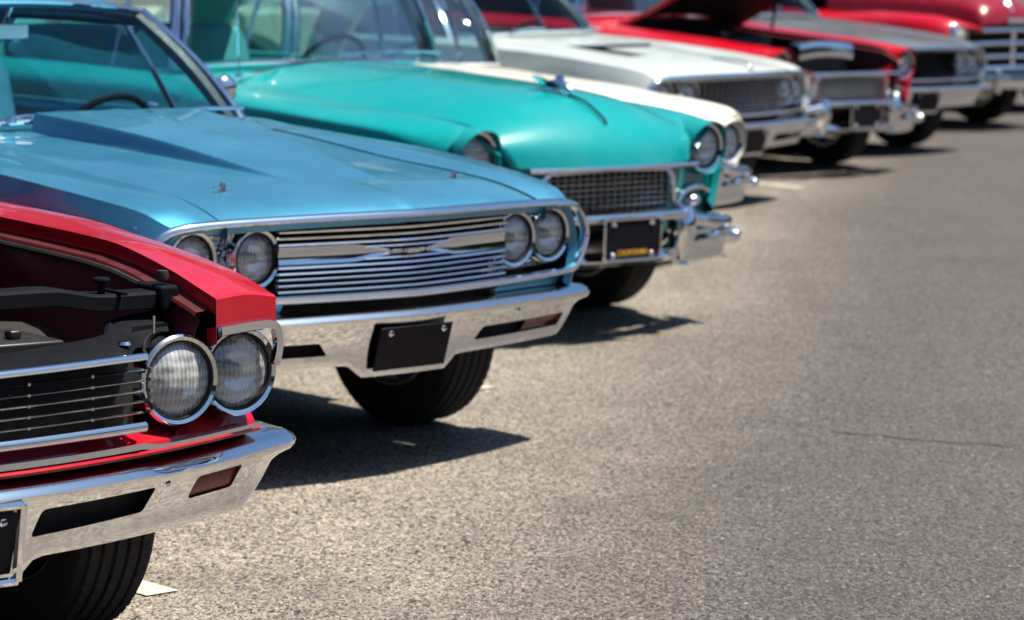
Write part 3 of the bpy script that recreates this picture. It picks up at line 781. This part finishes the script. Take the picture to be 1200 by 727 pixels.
def P_lz(zs): return .742 if zs == 1 else .742*zs-.065
def belair(pose, label, paint_m, inside, style='closed', zs=1.0, L=4.95, roofm=None, lampr=.093):
    root = thing('parked_car', label, 'car', pose, CARGROUP)
    tw, tr_, R = .80, 3.72, .385
    arches = [(tw, .35, R), (tr_, .35, R)]
    sweep = lambda x: .22*abs(x)**2
    Z = lambda k: [(t, z*zs) for t, z in k]
    zA = Z([(0, .75), (.04, .79), (.12, .838), (.3, .866), (.8, .894), (1.4, .930), (1.85, .970), (2.5, .98), (4, .96), (4.6, .92), (L, .82)])
    zB = Z([(0, .832), (.05, .855), (.2, .876), (.5, .897), (.83, .910), (1.26, .934), (1.75, .965), (3, .98), (4.2, .97), (4.7, .95), (L, .86)])
    zC = Z([(0, .792), (.1, .82), (.3, .848), (.8, .872), (1.3, .895), (2, .92), (4, .92), (L, .80)])
    xA = [(0, .56), (.3, .565), (.8, .575), (1.4, .60), (1.55, .62), (1.92, .78), (3.4, .78), (3.8, .64), (L, .62)]
    xB = [(0, .685), (.3, .70), (.8, .735), (1.4, .76), (1.9, .82), (3.4, .82), (4, .79), (L, .74)]
    xC = [(0, .775), (.1, .81), (.3, .858), (.8, .897), (1.5, .905), (2.2, .905), (4, .90), (L, .80)]
    xE = [(0, .80), (.1, .845), (.3, .885), (.7, .915), (1.5, .925), (3, .93), (4.2, .925), (L, .83)]
    cols = [(xA, zA), (xB, zB), (xC, zC), ([(t, v-.004) for t, v in xE], Z([(0, .735), (.3, .79), (1, .82), (4, .82), (L, .70)])), (xE, Z([(0, .66), (.3, .64), (L, .62)])),
            ([(t, v-.03) for t, v in xE], Z([(0, .56), (.3, .50), (.6, .46), (L, .50)])), ([(t, v-.07) for t, v in xE], Z([(0, .47), (.2, .42), (.36, .32), (.5, .25), (4.4, .25), (4.6, .36), (L, .42)]))]
    T = dict(cols=cols, ts=spaced(L, arches), arches=arches, crease=(), zE=.64*zs, sweep=sweep, L=L, tfall=1.0)
    rows = body_shell(T)
    # the front edge turns in around the lamp
    lx, lz = .652, P_lz(zs)
    f = rows[0]
    p1 = [Vector((lerp(p.x, lx, .06), p.y+.004, lerp(p.z, lz, .06))) for p in f]; p2 = [Vector((lerp(p.x, lx, .16), p.y-.02, lerp(p.z, lz, .16))) for p in f]
    MB().grid(flange([p2, p1]+rows, .002, -.03)).mirror().build('body', paint_m, root, sharp=38)
    C = []
    for i in range(8):
        t = 1.60+.40*i/7
        xa = pchip(t, xA)-.003; C.append([Vector((xa*s/10, -t, lerp((1.008+.012*i/7)*zs, pchip(t, zA), abs(s/10)**3))) for s in range(-10, 11)])
    MB().grid(C).build('cowl_panel', paint_m, root)
    tail(root, T, paint_m, Z([(3.6, 1.0), (4.2, .99), (4.7, .96), (L, .88)]), 3.70)
    MB().grid([[p, Vector((0, p.y-.01, p.z))] for p in rows[-1]]).mirror().build('tail_panel', paint_m, root)
    roadster = style == 'roadster'
    top = 1.30 if roadster else 1.50
    P = dict(base=(.735, 1.84, 1.0*zs), basec=(1.68, 1.022*zs), head=(.60, 2.02, top-.02), headc=(1.93, top+.02), rhead=(.56, 2.95 if roadster else 3.2, top-.02), rbase=(.64, 3.3 if roadster else 3.72, .98*zs), belt=(.80, .96*zs, 3.2 if roadster else 3.5), wrap=3.2, wheel_x=.37, wheel_z=-.09)
    if roofm: P['roof'] = roofm
    P['liner'] = CREAMIN if style == 'closed' else inside
    cabin(root, P, paint_m, inside)
    underbody(root, L, .86); wells(root, arches, .87)
    for sg in (-1, 1):
        make_wheel(root, sg*.735, tw, .335, .18); make_wheel(root, sg*.735, tr_, .335, .18)
    # hood: blunt rounded nose
    zc = Z([(0, .70), (.012, .742), (.03, .782), (.07, .835), (.14, .892), (.28, .955), (.45, .982), (.7, .998), (1.1, 1.014), (1.64, 1.03)])
    H = []
    rowt = [0, .004, .012, .02, .03, .045, .06, .08, .1, .13, .16, .2, .25, .3, .37, .45, .55, .65, .75, .85, .95, 1.05, 1.15, 1.25, 1.35, 1.45, 1.55, 1.62]
    n = 30
    for t in rowt:
        xa = pchip(t, [(0, .50), (.05, .545), (.3, .56), (.8, .57), (1.4, .595), (1.62, .62)])-.004; za = min(pchip(t, zA), pchip(t, Z([(0, .70), (.012, .73), (.04, .78), (.12, .833), (.3, .864), (.8, .892), (1.4, .930), (1.85, .970)]))); c = pchip(t, zc)
        r = []
        for k in range(-n, n+1):
            x = xa*k/n; u = abs(k/n)
            z = za+(c-za)*(1-u**2.6)
            r.append(Vector((x, -t-.045*u**2*max(0, 1-t/.6)+.045*(1-u*u)*max(0, 1-t/.9), z)))
        f0, f1 = r[0].copy(), r[-1].copy()
        H.append([f0+Vector((.001, -.004, -.03))]+r+[f1+Vector((-.001, -.004, -.03))])
    H = [[p+Vector((0, -.03, -.004)) for p in H[0]]]+H
    if style == 'open':
        piv = Vector((0, -1.62, 1.03)); rt = Matrix.Rotation(radians(29), 3, 'X')
        H = [[piv+rt @ (p-piv) for p in r] for r in H]
        MB().grid(H).build('hood', paint_m, root, sharp=40)
        Hn = [[p-(rt @ Vector((0, 0, .02))) for p in r[2:-2]] for r in H[2:]]
        MB().grid(Hn).build('hood_underside', VOID, root)
        for s in (-1, 1): MB().tube([Vector((s*.54, -1.2, .93)), piv+rt @ Vector((s*.5, .55, -.06))], .010, 8).build('hood_hinge', BLACKP, root)
        ra = MB().box((0, -.30, .70), (.50, .06, .34)); ra.build('radiator', ALU, root, bevel=.01)
        rk = [Vector((.27*sin(a), -.26-.0*a, .86+.055*cos(a)*1.0)) for a in [(-pi/2)+pi*i/16 for i in range(17)]]
        MB().grid([[Vector((x, -.30+d, z-.03+.022*(1-(x/.28)**2))) for x in [-.28+.56*i/16 for i in range(17)]] for d, z in ((.05, .80), (.055, .87), (.04, .90), (-.05, .90))]).build('radiator_shroud', CHROME, root)
        MB().box((0, -1.0, .62), (.40, .55, .30)).lathe([(0, .12), (.15, .12), (.16, .1), (.16, .02)], (0, -.95, .78), (0, 0, 1), 28).build('engine', CASTIRON, root, bevel=.01)
        MB().grid([[Vector((x, -t, .45)) for x in (-.6, .6)] for t in (.2, .8, 1.6)]).grid([[Vector((x, -1.62, z)) for x in (-.6, .6)] for z in (.45, .98)]).build('engine_bay', VOID, root)
        for sg in (-1, 1):
            MB().grid([[Vector((sg*(pchip(t, xA)+a), -t, pchip(t, zA)+c)) for a, c in ((.002, -.028), (-.03, -.035), (-.05, -.15), (-.07, -.35))] for t in (.05, .2, .5, .9, 1.3, 1.6)]).build('inner_fender', BAYSHADE, root)
        MB().lathe([(0, .012), (.04, .011), (.05, 0)], (.33, -.40, .86), (0, 0, 1), 20).build('radiator_cap', CHROME, root)
    else:
        H.append([p+Vector((0, -.004, -.03)) for p in H[-1]])
        MB().grid(H).build('hood', paint_m, root, sharp=40)
    # front panels between grille and lamps
    bx = lambda x: -.045-.13*(abs(x)/.8)**2
    for sg in (-1, 1):
        rowsF = []
        for i in range(15):
            x = .34+.47*i/14; top_z = pchip(x, [(.34, .70), (.50, .735), (.585, .80), (.68, .80), (.81, .72)])*zs
            rowsF.append([Vector((sg*x, bx(x)-.01*q-(.05*max(0, q-.6)), lerp(top_z, .40*zs, q)+0)) for q in (0, .1, .25, .4, .55, .7, .85, 1)])
        MB().grid(rowsF).build('front_panel', paint_m, root)
        # lamp nacelle
        na = []
        for k_ in range(40):
            a = 2*pi*k_/40; dx, dz = cos(a), sin(a)
            vis = .035*max(0, dz)**1.3
            na.append([Vector((sg*(lx+dx*r_), y0_-.055+vis*w_, lz+dz*r_)) for r_, y0_, w_ in ((lampr*1.10, -.055, 1), (lampr*1.15, -.030, 1), (lampr*1.19, -.030, 1), (lampr*1.23, -.05, 1), (lampr*1.27, -.12, .5), (lampr*1.30, -.30, 0))])
        MB().grid(na, cu=True).build('lamp_nacelle', paint_m, root)
        headlamp(root, sg*lx, -.107, lz, lampr*.93, lampr*1.14, .04, cap=0)
        # parking lamp with chrome blade
        pkl = MB().lathe([(0, .03), (.012, .020), (.022, .010), (.025, 0), (.024, -.05)], (sg*.60, bx(.60)+.012, .525*zs), (sg*.2, 1, 0), 26)
        for p in pkl.v: p.x = sg*.60+(p.x-sg*.60)*1.55
        pk = pkl.build('parking_lamp', DULL, root)
        MB().tube(catmull([Vector((sg*x, bx(x)+.008, z*zs)) for x, z in ((.46, .52), (.52, .566), (.60, .580), (.68, .572), (.76, .54))], 5), .012, 8, ry=.014).build('lamp_trim', CHROME, pk)
    # grille
    gz0, gz1 = .512*zs, .668*zs
    gx = lambda z: lerp(.395, .36, (z-gz0)/(gz1-gz0))
    MB().grid([[Vector((x, -.075-.05*(x/.4)**2, z)) for x in [-.42+.84*i/12 for i in range(13)]] for z in (gz0-.02, gz1+.03)]).build('grille_backing', VOID, root)
    g = MB()
    for i in range(-9, 10):
        x = i*.040; g.box((x, -.040-.09*x*x, (gz0+gz1)/2), (.003, .030, gz1-gz0-.004))
    for i in range(1, 7):
        z = gz0+(gz1-gz0)*i/7; g.tube([Vector((x, -.026-.09*x*x, z)) for x in [-gx(z)+2*gx(z)*k/20 for k in range(21)]], .007, 6, ry=.0042)
    gm = g.build('grille', DULL if style != 'roadster' else CHROME, root, sharp=40)
    lp = [(-.385, gz0-.004), (-.37, gz1-.02), (-.34, gz1+.008), (0, gz1+.016), (.34, gz1+.008), (.37, gz1-.02), (.385, gz0-.004), (.36, gz0-.016), (0, gz0-.020), (-.36, gz0-.016)]
    lv = [Vector((a, -.012-.09*a*a, c)) for a, c in lp]
    dense = []
    for i in range(len(lv)):
        for s in range(6): dense.append(lv[i].lerp(lv[(i+1) % len(lv)], s/6))
    MB().tube(dense, .012, 8, closed=True, ry=.014).build('grille_surround', CHROME, gm)
    MB().tube([Vector((x, .048-.16*x*x, .688*zs+.004*(1-x*x))) for x in [-.48+.96*i/24 for i in range(25)]], .011, 8).build('hood_lip_trim', CHROME, root)
    # bumper: upper bar, guards, lower blade, wings with bullets
    bm = MB(); pathb = [(-.40+.8*i/24) for i in range(25)]
    bw = MB()
    xs = [-.845+1.69*i/60 for i in range(61)]
    def yb(x): return .075-.24*(abs(x)/.93)**2.0-.10*smooth(.80, .88, abs(x))
    rowsB = []
    for x in xs:
        ax = abs(x); h = lerp(.30, .275, smooth(.3, .5, ax)); tp = lerp(.352, .412, smooth(.36, .46, ax))-.03*smooth(.74, .86, ax)
        y = yb(x); rowsB.append([Vector((x, y+d, z)) for d, z in ((-.10, tp-.005), (-.05, tp+.006), (-.012, tp), (0, tp-.018), (.002, lerp(tp, h, .5)), (-.012, h+.012), (-.035, h), (-.06, h+.005), (-.055, h+.02), (-.03, lerp(tp, h, .5)), (-.04, tp-.02))])
    bw.grid(rowsB, cv=True); m = 11; bw.f += [tuple(range(m)), tuple(reversed(range(60*m, 61*m)))]
    bb = bw.build('bumper', CHROME, root, sharp=34)
    MB().sweep([Vector((x, .088-.16*x*x, .497*zs)) for x in pathb], [(.022*cos(a), .020*sin(a)) for a in [2*pi*i/12 for i in range(12)]]).build('bumper_bar', CHROME, root)
    for sg in (-1, 1):
        gd = []
        for q in range(13):
            u = q/12; z = lerp(.528, .285, u); wd = .042*(sin(pi*min(1, .16+u*.9))**.5 if u < .98 else .6)+.008; dp = .045+.035*sin(pi*min(1, u*1.1+.1))
            gd.append([Vector((sg*.372+wd*cos(a)*1.0, yb(.37)-.01+max(-.3, sin(a))*dp, z)) for a in [2*pi*i/18 for i in range(18)]])
        o_ = MB().grid(gd, cv=True); o_.f += [tuple(range(18)), tuple(reversed(range(12*18, 13*18)))]
        o_.build('bumper_guard', CHROME, root, sharp=60)
        MB().sweep(catmull([Vector((sg*x, y, z)) for x, y, z in ((.40, .045, .475), (.52, .015, .455), (.64, -.03, .440), (.76, -.08, .432), (.83, -.15, .428), (.85, -.27, .428))], 6), [(.032*cos(a), .026*sin(a)) for a in [2*pi*i/12 for i in range(12)]]).build('bumper_wing', CHROME, root)
        MB().lathe([(0, .045), (.018, .04), (.032, .02), (.038, -.02), (.036, -.08), (.03, -.10)], (sg*.79, yb(.79)+.03, .372), (sg*.25, 1, 0), 24).build('bumper_bullet', CHROME, root)
        MB().tube([Vector((sg*.76, yb(.76)-.03, .43)), Vector((sg*.78, yb(.78)-.02, .33))], .022, 10).build('wing_strut', CHROME, root)
    fr = MB()
    py = .115
    pl = MB().box((0, py, .415), (.31, .006, .155)).build('number_plate', PLATE, root, bevel=.004)
    q = [Vector((a*.160, py+.004, .415+c*.082)) for a, c in ((-1, -1), (1, -1), (1, 1), (-1, 1))]
    dn = []
    for i in range(4):
        for s in range(8): dn.append(q[i].lerp(q[(i+1) % 4], s/8))
    fr.tube(dn, .006, 8, closed=True, ry=.008); fr.build('plate_frame', CHROME, pl)
    for a in (-.11, .11):
        for c in (-.062, .062): MB().lathe([(0, .008), (.010, .007), (.013, 0)], (a, py+.003, .415+c), (0, 1, 0), 12).build('plate_bolt', CHROME, pl)
    if style == 'closed':
        cu = bpy.data.curves.new('state', 'FONT'); cu.body = 'CALIFORNIA'; cu.size = .030; cu.align_x = 'CENTER'; cu.extrude = .001
        tmp = bpy.data.objects.new('tmp', cu); COL.objects.link(tmp); bpy.context.view_layer.update()
        me = bpy.data.meshes.new_from_object(tmp.evaluated_get(bpy.context.evaluated_depsgraph_get())); bpy.data.objects.remove(tmp)
        me.materials.clear(); me.materials.append(GOLD)
        tx = bpy.data.objects.new('plate_lettering', me); COL.objects.link(tx); tx.parent = pl
        tx.location = (0, py+.0042, .352); tx.rotation_euler = (pi/2, 0, pi)
        # ornament: a swept bird with raised wings on a stem strip
        orn = MB().sweep(catmull([Vector(p) for p in ((0, -.045, .862), (0, -.07, .886), (0, -.13, .922), (0, -.18, .945), (0, -.26, .964))], 6), [(.005*cos(a), .005*sin(a)) for a in [2*pi*i/8 for i in range(8)]])
        o2 = orn.build('hood_strip', BLACKP, root)
        bd = MB().sweep(catmull([Vector(p) for p in ((0, -.24, .975), (0, -.28, .996), (0, -.34, 1.003), (0, -.42, .998), (0, -.47, .995))], 6), [(.020*cos(a), .014*sin(a)) for a in [2*pi*i/12 for i in range(12)]], scale=lambda s: .25+1.0*sin(pi*min(1, s*1.1+.05))**.7 if s < .95 else .2)
        for sg in (-1, 1):
            W = [[Vector((sg*(.012+.060*u), -.29-.08*u-.08*w*(1-.5*u), .995+.042*u-.004*w)) for w in (0, .3, .7, 1)] for u in (0, .25, .5, .75, 1)]
            bd.grid(W).grid([[p+Vector((0, 0, -.006)) for p in r] for r in W])
        bd.tube([Vector((0, -.33, .965)), Vector((0, -.33, 1.0))], .012, 8)
        bd.build('hood_ornament', CHROME, root)
        for x0, x1 in ((.05, .42), (.62, .22)):
            MB().tube([Vector((x0, -1.70, 1.055)), Vector(((x0+x1)/2, -1.72, 1.058)), Vector((x1, -1.735, 1.062))], .008, 8).build('wiper', CHROME, root)
        # cowl vent, chrome strip along the belt, aerial on the fender
        MB().grid([[Vector((x, -1.60-d, z)) for x in [-.50+i*.1 for i in range(11)]] for d, z in ((0, 1.034), (.03, 1.040), (.06, 1.036))]).build('cowl_vent', CHROME, root)
        MB().tube([Vector((-.70, -1.50, .985)), Vector((-.70, -1.53, 1.45))], .003, 6).lathe([(0, .02), (.014, .018), (.018, 0)], (-.70, -1.50, .975), (0, 0, 1), 14).build('aerial', CHROME, root)
    return root

def truck(pose, label):
    root = thing('parked_car', label, 'car', pose, CARGROUP)
    L = 4.7; arches = [(.85, .37, .41), (3.7, .37, .41)]
    sweep = lambda x: .16*abs(x)**2
    xA = [(0, .40), (.3, .43), (1.4, .60), (1.7, .74), (2.8, .76), (L, .76)]; zA = [(0, .86), (.2, .90), (1.0, .93), (1.6, .95), (L, .98)]
    xB = [(0, .64), (.4, .70), (1, .74), (1.6, .80), (L, .80)]; zB = [(0, .875), (.06, .915), (.3, .955), (.8, .965), (1.4, .93), (2, .97), (L, .98)]
    xC = [(0, .77), (.2, .83), (.8, .88), (1.6, .87), (L, .86)]; zC = [(0, .80), (.1, .86), (.5, .90), (1.2, .86), (2, .90), (L, .90)]
    xE = [(0, .80), (.2, .88), (.8, .93), (1.6, .90), (L, .88)]
    cols = [(xA, zA), (xB, zB), (xC, zC), (xE, [(0, .68), (L, .68)]), ([(t, v-.02) for t, v in xE], [(0, .55), (L, .5)]), ([(t, v-.05) for t, v in xE], [(0, .45), (.4, .36), (.5, .30), (L, .30)])]
    T = dict(cols=cols, ts=spaced(L, arches), arches=arches, crease=(), zE=.68, sweep=sweep, L=L, tfall=1.0)
    rows = body_shell(T); rows2 = lip(rows, (.62, .70), .01, .05)
    MB().grid(flange(rows2, .0, -.05)).mirror().build('body', RED, root, sharp=40)
    zc = [(0, .90), (.02, .98), (.06, 1.04), (.15, 1.10), (.35, 1.145), (.8, 1.17), (1.5, 1.19)]
    H = []
    for t in (0, .008, .02, .04, .07, .11, .16, .23, .3, .4, .55, .7, .85, 1.0, 1.15, 1.3, 1.5):
        xa = pchip(t, xA)-.003; za = pchip(t, zA)-.01; c = pchip(t, zc); r = []
        for k in range(-24, 25):
            u = k/24; a = u*pi/2
            r.append(Vector((xa*math.copysign(abs(sin(a))**.75, a), -t-.05*u*u*max(0, 1-t), za+(c-za)*abs(cos(a))**.62)))
        H.append(r)
    H = [[p+Vector((0, -.04, -.01)) for p in H[0]]]+H
    MB().grid(H).build('hood', DRED, root, sharp=50)
    MB().tube([Vector((0, -t+.004, pchip(t, zc)+.004)) for t in (.02, .06, .15, .3, .5, .8, 1.2)], .008, 8).build('hood_strip', CHROME, root)
    MB().grid([[Vector((x, -1.5-d, z)) for x in (-.74, -.3, .3, .74)] for d, z in ((0, 1.18), (.3, 1.16))]).build('cowl_panel', RED, root)
    tail(root, T, RED, [(1.5, 1.0), (L, 1.0)], 3.2)
    MB().grid([[p, Vector((0, p.y-.01, p.z))] for p in rows[-1]]).mirror().build('tail_panel', RED, root)
    P = dict(base=(.74, 1.72, 1.02), basec=(1.56, 1.17), head=(.62, 2.0, 1.64), headc=(1.95, 1.68), rhead=(.60, 2.95, 1.62), rbase=(.70, 3.2, 1.05), belt=(.80, 1.0, 3.0), crown=.06)
    cabin(root, P, RED, REDIN); underbody(root, L, .84, .24); wells(root, arches, .86)
    for sg in (-1, 1):
        make_wheel(root, sg*.74, .85, .36, .18); make_wheel(root, sg*.74, 3.7, .36, .18)
        headlamp(root, sg*.655, -.065, .785, .085, .105, .10)
        MB().lathe([(0, .02), (.03, .015), (.045, 0), (.045, -.05)], (sg*.66, -.08, .60), (0, 1, 0), 20).build('parking_lamp', REFL, root)
    MB().grid([[Vector((x, -.12, z)) for x in (-.62, 0, .62)] for z in (.42, .90)]).build('grille_backing', VOID, root)
    g = MB()
    for z, hw, yy in ((.845, .46, -.01), (.735, .56, .0), (.625, .58, .0), (.53, .56, -.01)):
        g.sweep([Vector((x, yy-.13*(x/.6)**2, z-.02*(x/.6)**2)) for x in [-hw+2*hw*i/24 for i in range(25)]], [(.030*cos(a), .024*sin(a)) for a in [2*pi*i/10 for i in range(10)]])
    g.box((0, -.01, .69), (.05, .03, .32))
    g.build('grille', CHROME, root)
    MB().box((0, .03, .92), (.24, .02, .045)).build('hood_emblem', CHROME, root, bevel=.008)
    bm = MB(); rB = []
    for x in [-.92+1.84*i/40 for i in range(41)]:
        y = .10-.18*(abs(x)/.92)**2.4; rB.append([Vector((x, y+d, z)) for d, z in ((-.08, .47), (-.02, .475), (0, .46), (.006, .41), (0, .36), (-.02, .345), (-.05, .35), (-.03, .41))])
    bm.grid(rB, cv=True); bm.f += [tuple(range(8)), tuple(reversed(range(320, 328)))]
    bm.build('bumper', CHROME, root, sharp=40)
    for sg in (-1, 1): MB().box((sg*.34, .11, .42), (.06, .06, .20)).build('bumper_guard', CHROME, root, bevel=.02)
    return root

chevelle((-1.04-.07*cos(radians(40)), 5.99-.07*sin(radians(40)), 40.0), 'bright red nearest car, hood up over its engine bay, slotted chrome bumper', 'red', RED, DARKIN)
chevelle((-.289, 9.017, 45.7), 'light metallic blue car with raised hood scoop, hood pins and barred grille', 'blue', BLUE, BLUEIN)
belair((.388, 12.2, 44.4), 'teal rounded fifties car with a grid grille, winged hood ornament and black California plate', TEAL, TEALIN, 'closed')
def lat(d, f):
    a = radians(45); return (.388+d*cos(a)+f*sin(a), 12.2+d*sin(a)-f*cos(a), 45)
def turned(pose, yaw, lx, ly):
    x, y, a = pose; a = radians(a); b = radians(yaw)
    return (x+lx*(cos(a)-cos(b))+ly*(sin(a)-sin(b)), y+lx*(sin(a)-sin(b))+ly*(cos(b)-cos(a)), yaw)
belair(lat(2.07, -1.67), 'low cream car tucked close behind the teal car', CREAM, CREAMIN, 'roadster', zs=.875, L=4.5)
chevelle(turned(lat(4.75, -3.49), 54, .727, -.15), 'pale silver car with hood ornament and dark grid grille beside the open red car', 'grid', SILV, DARKIN)
belair(lat(7.25, -4.62), 'red rounded car with its hood propped open, radiator showing behind a chrome bumper', RED, REDIN, 'open')
chevelle(lat(9.2, -5.5), 'dark grey car with black grille between the open red car and the tall red one', 'black', GREY, DARKIN)
truck(lat(12.3, -7.0), 'dark red tall old car with bulging fenders and a heavy chrome barred grille')
chevelle(lat(14.9, -8.2), 'white car at the far end of the row behind the tall dark red one', 'grid', WHITE, DARKIN)

# ------------------------------------------------------------------ ground
def structure(o): o['kind'] = 'structure'; return o
gm = bpy.data.meshes.new('ground'); S = 3000
gm.from_pydata([(-S, -S, 0), (S, -S, 0), (S, S, 0), (-S, S, 0)], [], [(0, 1, 2, 3)]); gm.materials.append(ASPH)
go = bpy.data.objects.new('ground', gm); COL.objects.link(go); structure(go)
def strip(name, pts, w, mat, z=.004):
    vs, fs = [], []
    for i, p in enumerate(pts):
        a = Vector(pts[max(i-1, 0)]); b = Vector(pts[min(i+1, len(pts)-1)]); d = (b-a).normalized(); nn = Vector((-d.y, d.x))
        ww = w(i/(len(pts)-1)) if callable(w) else w
        vs += [(*(Vector(p)+nn*ww/2), z), (*(Vector(p)-nn*ww/2), z)]
        if i: fs.append((2*i-2, 2*i-1, 2*i+1, 2*i))
    me = bpy.data.meshes.new(name); me.from_pydata(vs, [], fs); me.materials.append(mat)
    o = bpy.data.objects.new(name, me); COL.objects.link(o); return structure(o)
for (x, y) in ((-.835, 7.37), (-.085, 10.80), (.55, 13.75), (1.23, 16.74), (1.83, 19.55), (2.4, 22.4), (3.1, 25.4)):
    strip('stall_line', [(x, y), (x-1.8, y+1.8), (x-3.6, y+3.6)], .10, LINE)
CRACK = plain('tar_crack', (.035, .032, .032), .8)
cr = []
for i in range(24):
    u = i/23; cr.append((lerp(1.07, 1.64, u)+.004*sin(u*31), lerp(10.07, 9.87, u)+.014*sin(u*9)+.008*sin(u*23+1)))
strip('pavement_crack', cr, lambda u: .008+.010*abs(sin(u*12))*(1-.5*u), CRACK)

# unseen trees added to darken reflections and low sky light: many leaf clumps in one far-off mass
def added_leaf_mat():
    t = NT('added_tree_leaves'); v = t.coord(); nz = t.noise(v, .8, 4).outputs[0]
    t.pbr(Base_Color=t.mix(nz, (.018, .040, .014), (.07, .11, .035)), Roughness=.6); return t.m
tl = MB(); rng = random.Random(3)
crowns = []
for i in range(78):
    a = 2*pi*i/78+rng.uniform(-.03, .03); front = max(0, sin(a)); away = .5+.5*cos(a-radians(165)); R_ = lerp(lerp(130, 46, smooth(.25, .75, away)), 90, front**.5)*rng.uniform(.95, 1.1)
    hgt = rng.uniform(8, 12)*lerp(1, 1.9, front**.5); crowns.append((R_*cos(a), R_*sin(a)+4, hgt, rng.uniform(3.0, 4.6)*lerp(1, 1.5, front)))
for (x, y, h, r_) in crowns:
    tl.lathe([(.30, 0), (.22, h*.3), (.14, h*.6), (0, h*.75)], (x, y, 0), (0, 0, 1), 7)
    for k in range(420):
        d = Vector((rng.gauss(0, 1), rng.gauss(0, 1), rng.gauss(0, 1))).normalized()*(rng.random()**.4)
        c = Vector((x+d.x*r_, y+d.y*r_, h*.54+d.z*h*.47)); u_ = Vector((rng.gauss(0, 1), rng.gauss(0, 1), rng.gauss(0, 1))).normalized(); w_ = u_.orthogonal().normalized(); q = rng.uniform(.35, .9)*(1+.6*(h > 13))
        tl.add([c+u_*q, c+w_*q*.7, c-u_*q, c-w_*q*.7+Vector((0, 0, .2))], [(0, 1, 2, 3)])
to = tl.build('added_treeline', added_leaf_mat(), sharp=0, weld=0, recalc=False); to['kind'] = 'stuff'; to['label'] = 'added unseen trees round the car park, darkening the reflections'

# ------------------------------------------------------------ light, camera
w = bpy.data.worlds.new('World'); SC.world = w; w.use_nodes = True
nt = w.node_tree; bg = nt.nodes['Background']; sky = nt.nodes.new('ShaderNodeTexSky')
sky.sky_type = 'NISHITA'; sky.sun_disc = False; sky.sun_elevation = radians(69); sky.sun_rotation = radians(95); sky.air_density = 1.0; sky.dust_density = 3.0; sky.ozone_density = 2.0
tint = nt.nodes.new('ShaderNodeMix'); tint.data_type = 'RGBA'; tint.blend_type = 'MULTIPLY'; tint.inputs[0].default_value = 1
nt.links.new(sky.outputs[0], tint.inputs[6]); tint.inputs[7].default_value = (.62, .84, 1.06, 1)
nt.links.new(tint.outputs[2], bg.inputs[0]); bg.inputs[1].default_value = .05
sun = bpy.data.lights.new('sun', 'SUN'); sun.energy = 5.0; sun.angle = radians(.5); sun.color = (1, .91, .76)
so = bpy.data.objects.new('sun', sun); COL.objects.link(so)
sd = Vector((.36, .03, 1)).normalized(); so.rotation_euler = sd.to_track_quat('Z', 'Y').to_euler(); so.location = (5, 5, 20)

cam = bpy.data.cameras.new('camera'); co = bpy.data.objects.new('camera', cam); COL.objects.link(co)
cam.sensor_width = 36; cam.lens = 108; cam.clip_end = 6000; cam.clip_start = .1
p, r = radians(7.3), radians(1.6)
fw = Vector((0, cos(p), -sin(p))); up = Vector((0, sin(p), cos(p))); rt = Vector((1, 0, 0))
R2 = rt*cos(r)+up*sin(r); U2 = -rt*sin(r)+up*cos(r)
M = Matrix((R2, U2, -fw)).transposed().to_4x4(); M.translation = Vector((0, 0, 1.67)); co.matrix_world = M
cam.dof.use_dof = True; cam.dof.focus_distance = 6.75; cam.dof.aperture_fstop = 5.0; cam.dof.aperture_blades = 0
SC.camera = co
SC.view_settings.view_transform = 'Standard'; SC.view_settings.look = 'None'; SC.view_settings.exposure = 1.0; SC.view_settings.gamma = 1
SC.cycles.use_denoising = True; SC.cycles.max_bounces = 10; SC.cycles.transparent_max_bounces = 16
SC.cycles.sample_clamp_indirect = 8; SC.cycles.caustics_reflective = False; SC.cycles.caustics_refractive = False
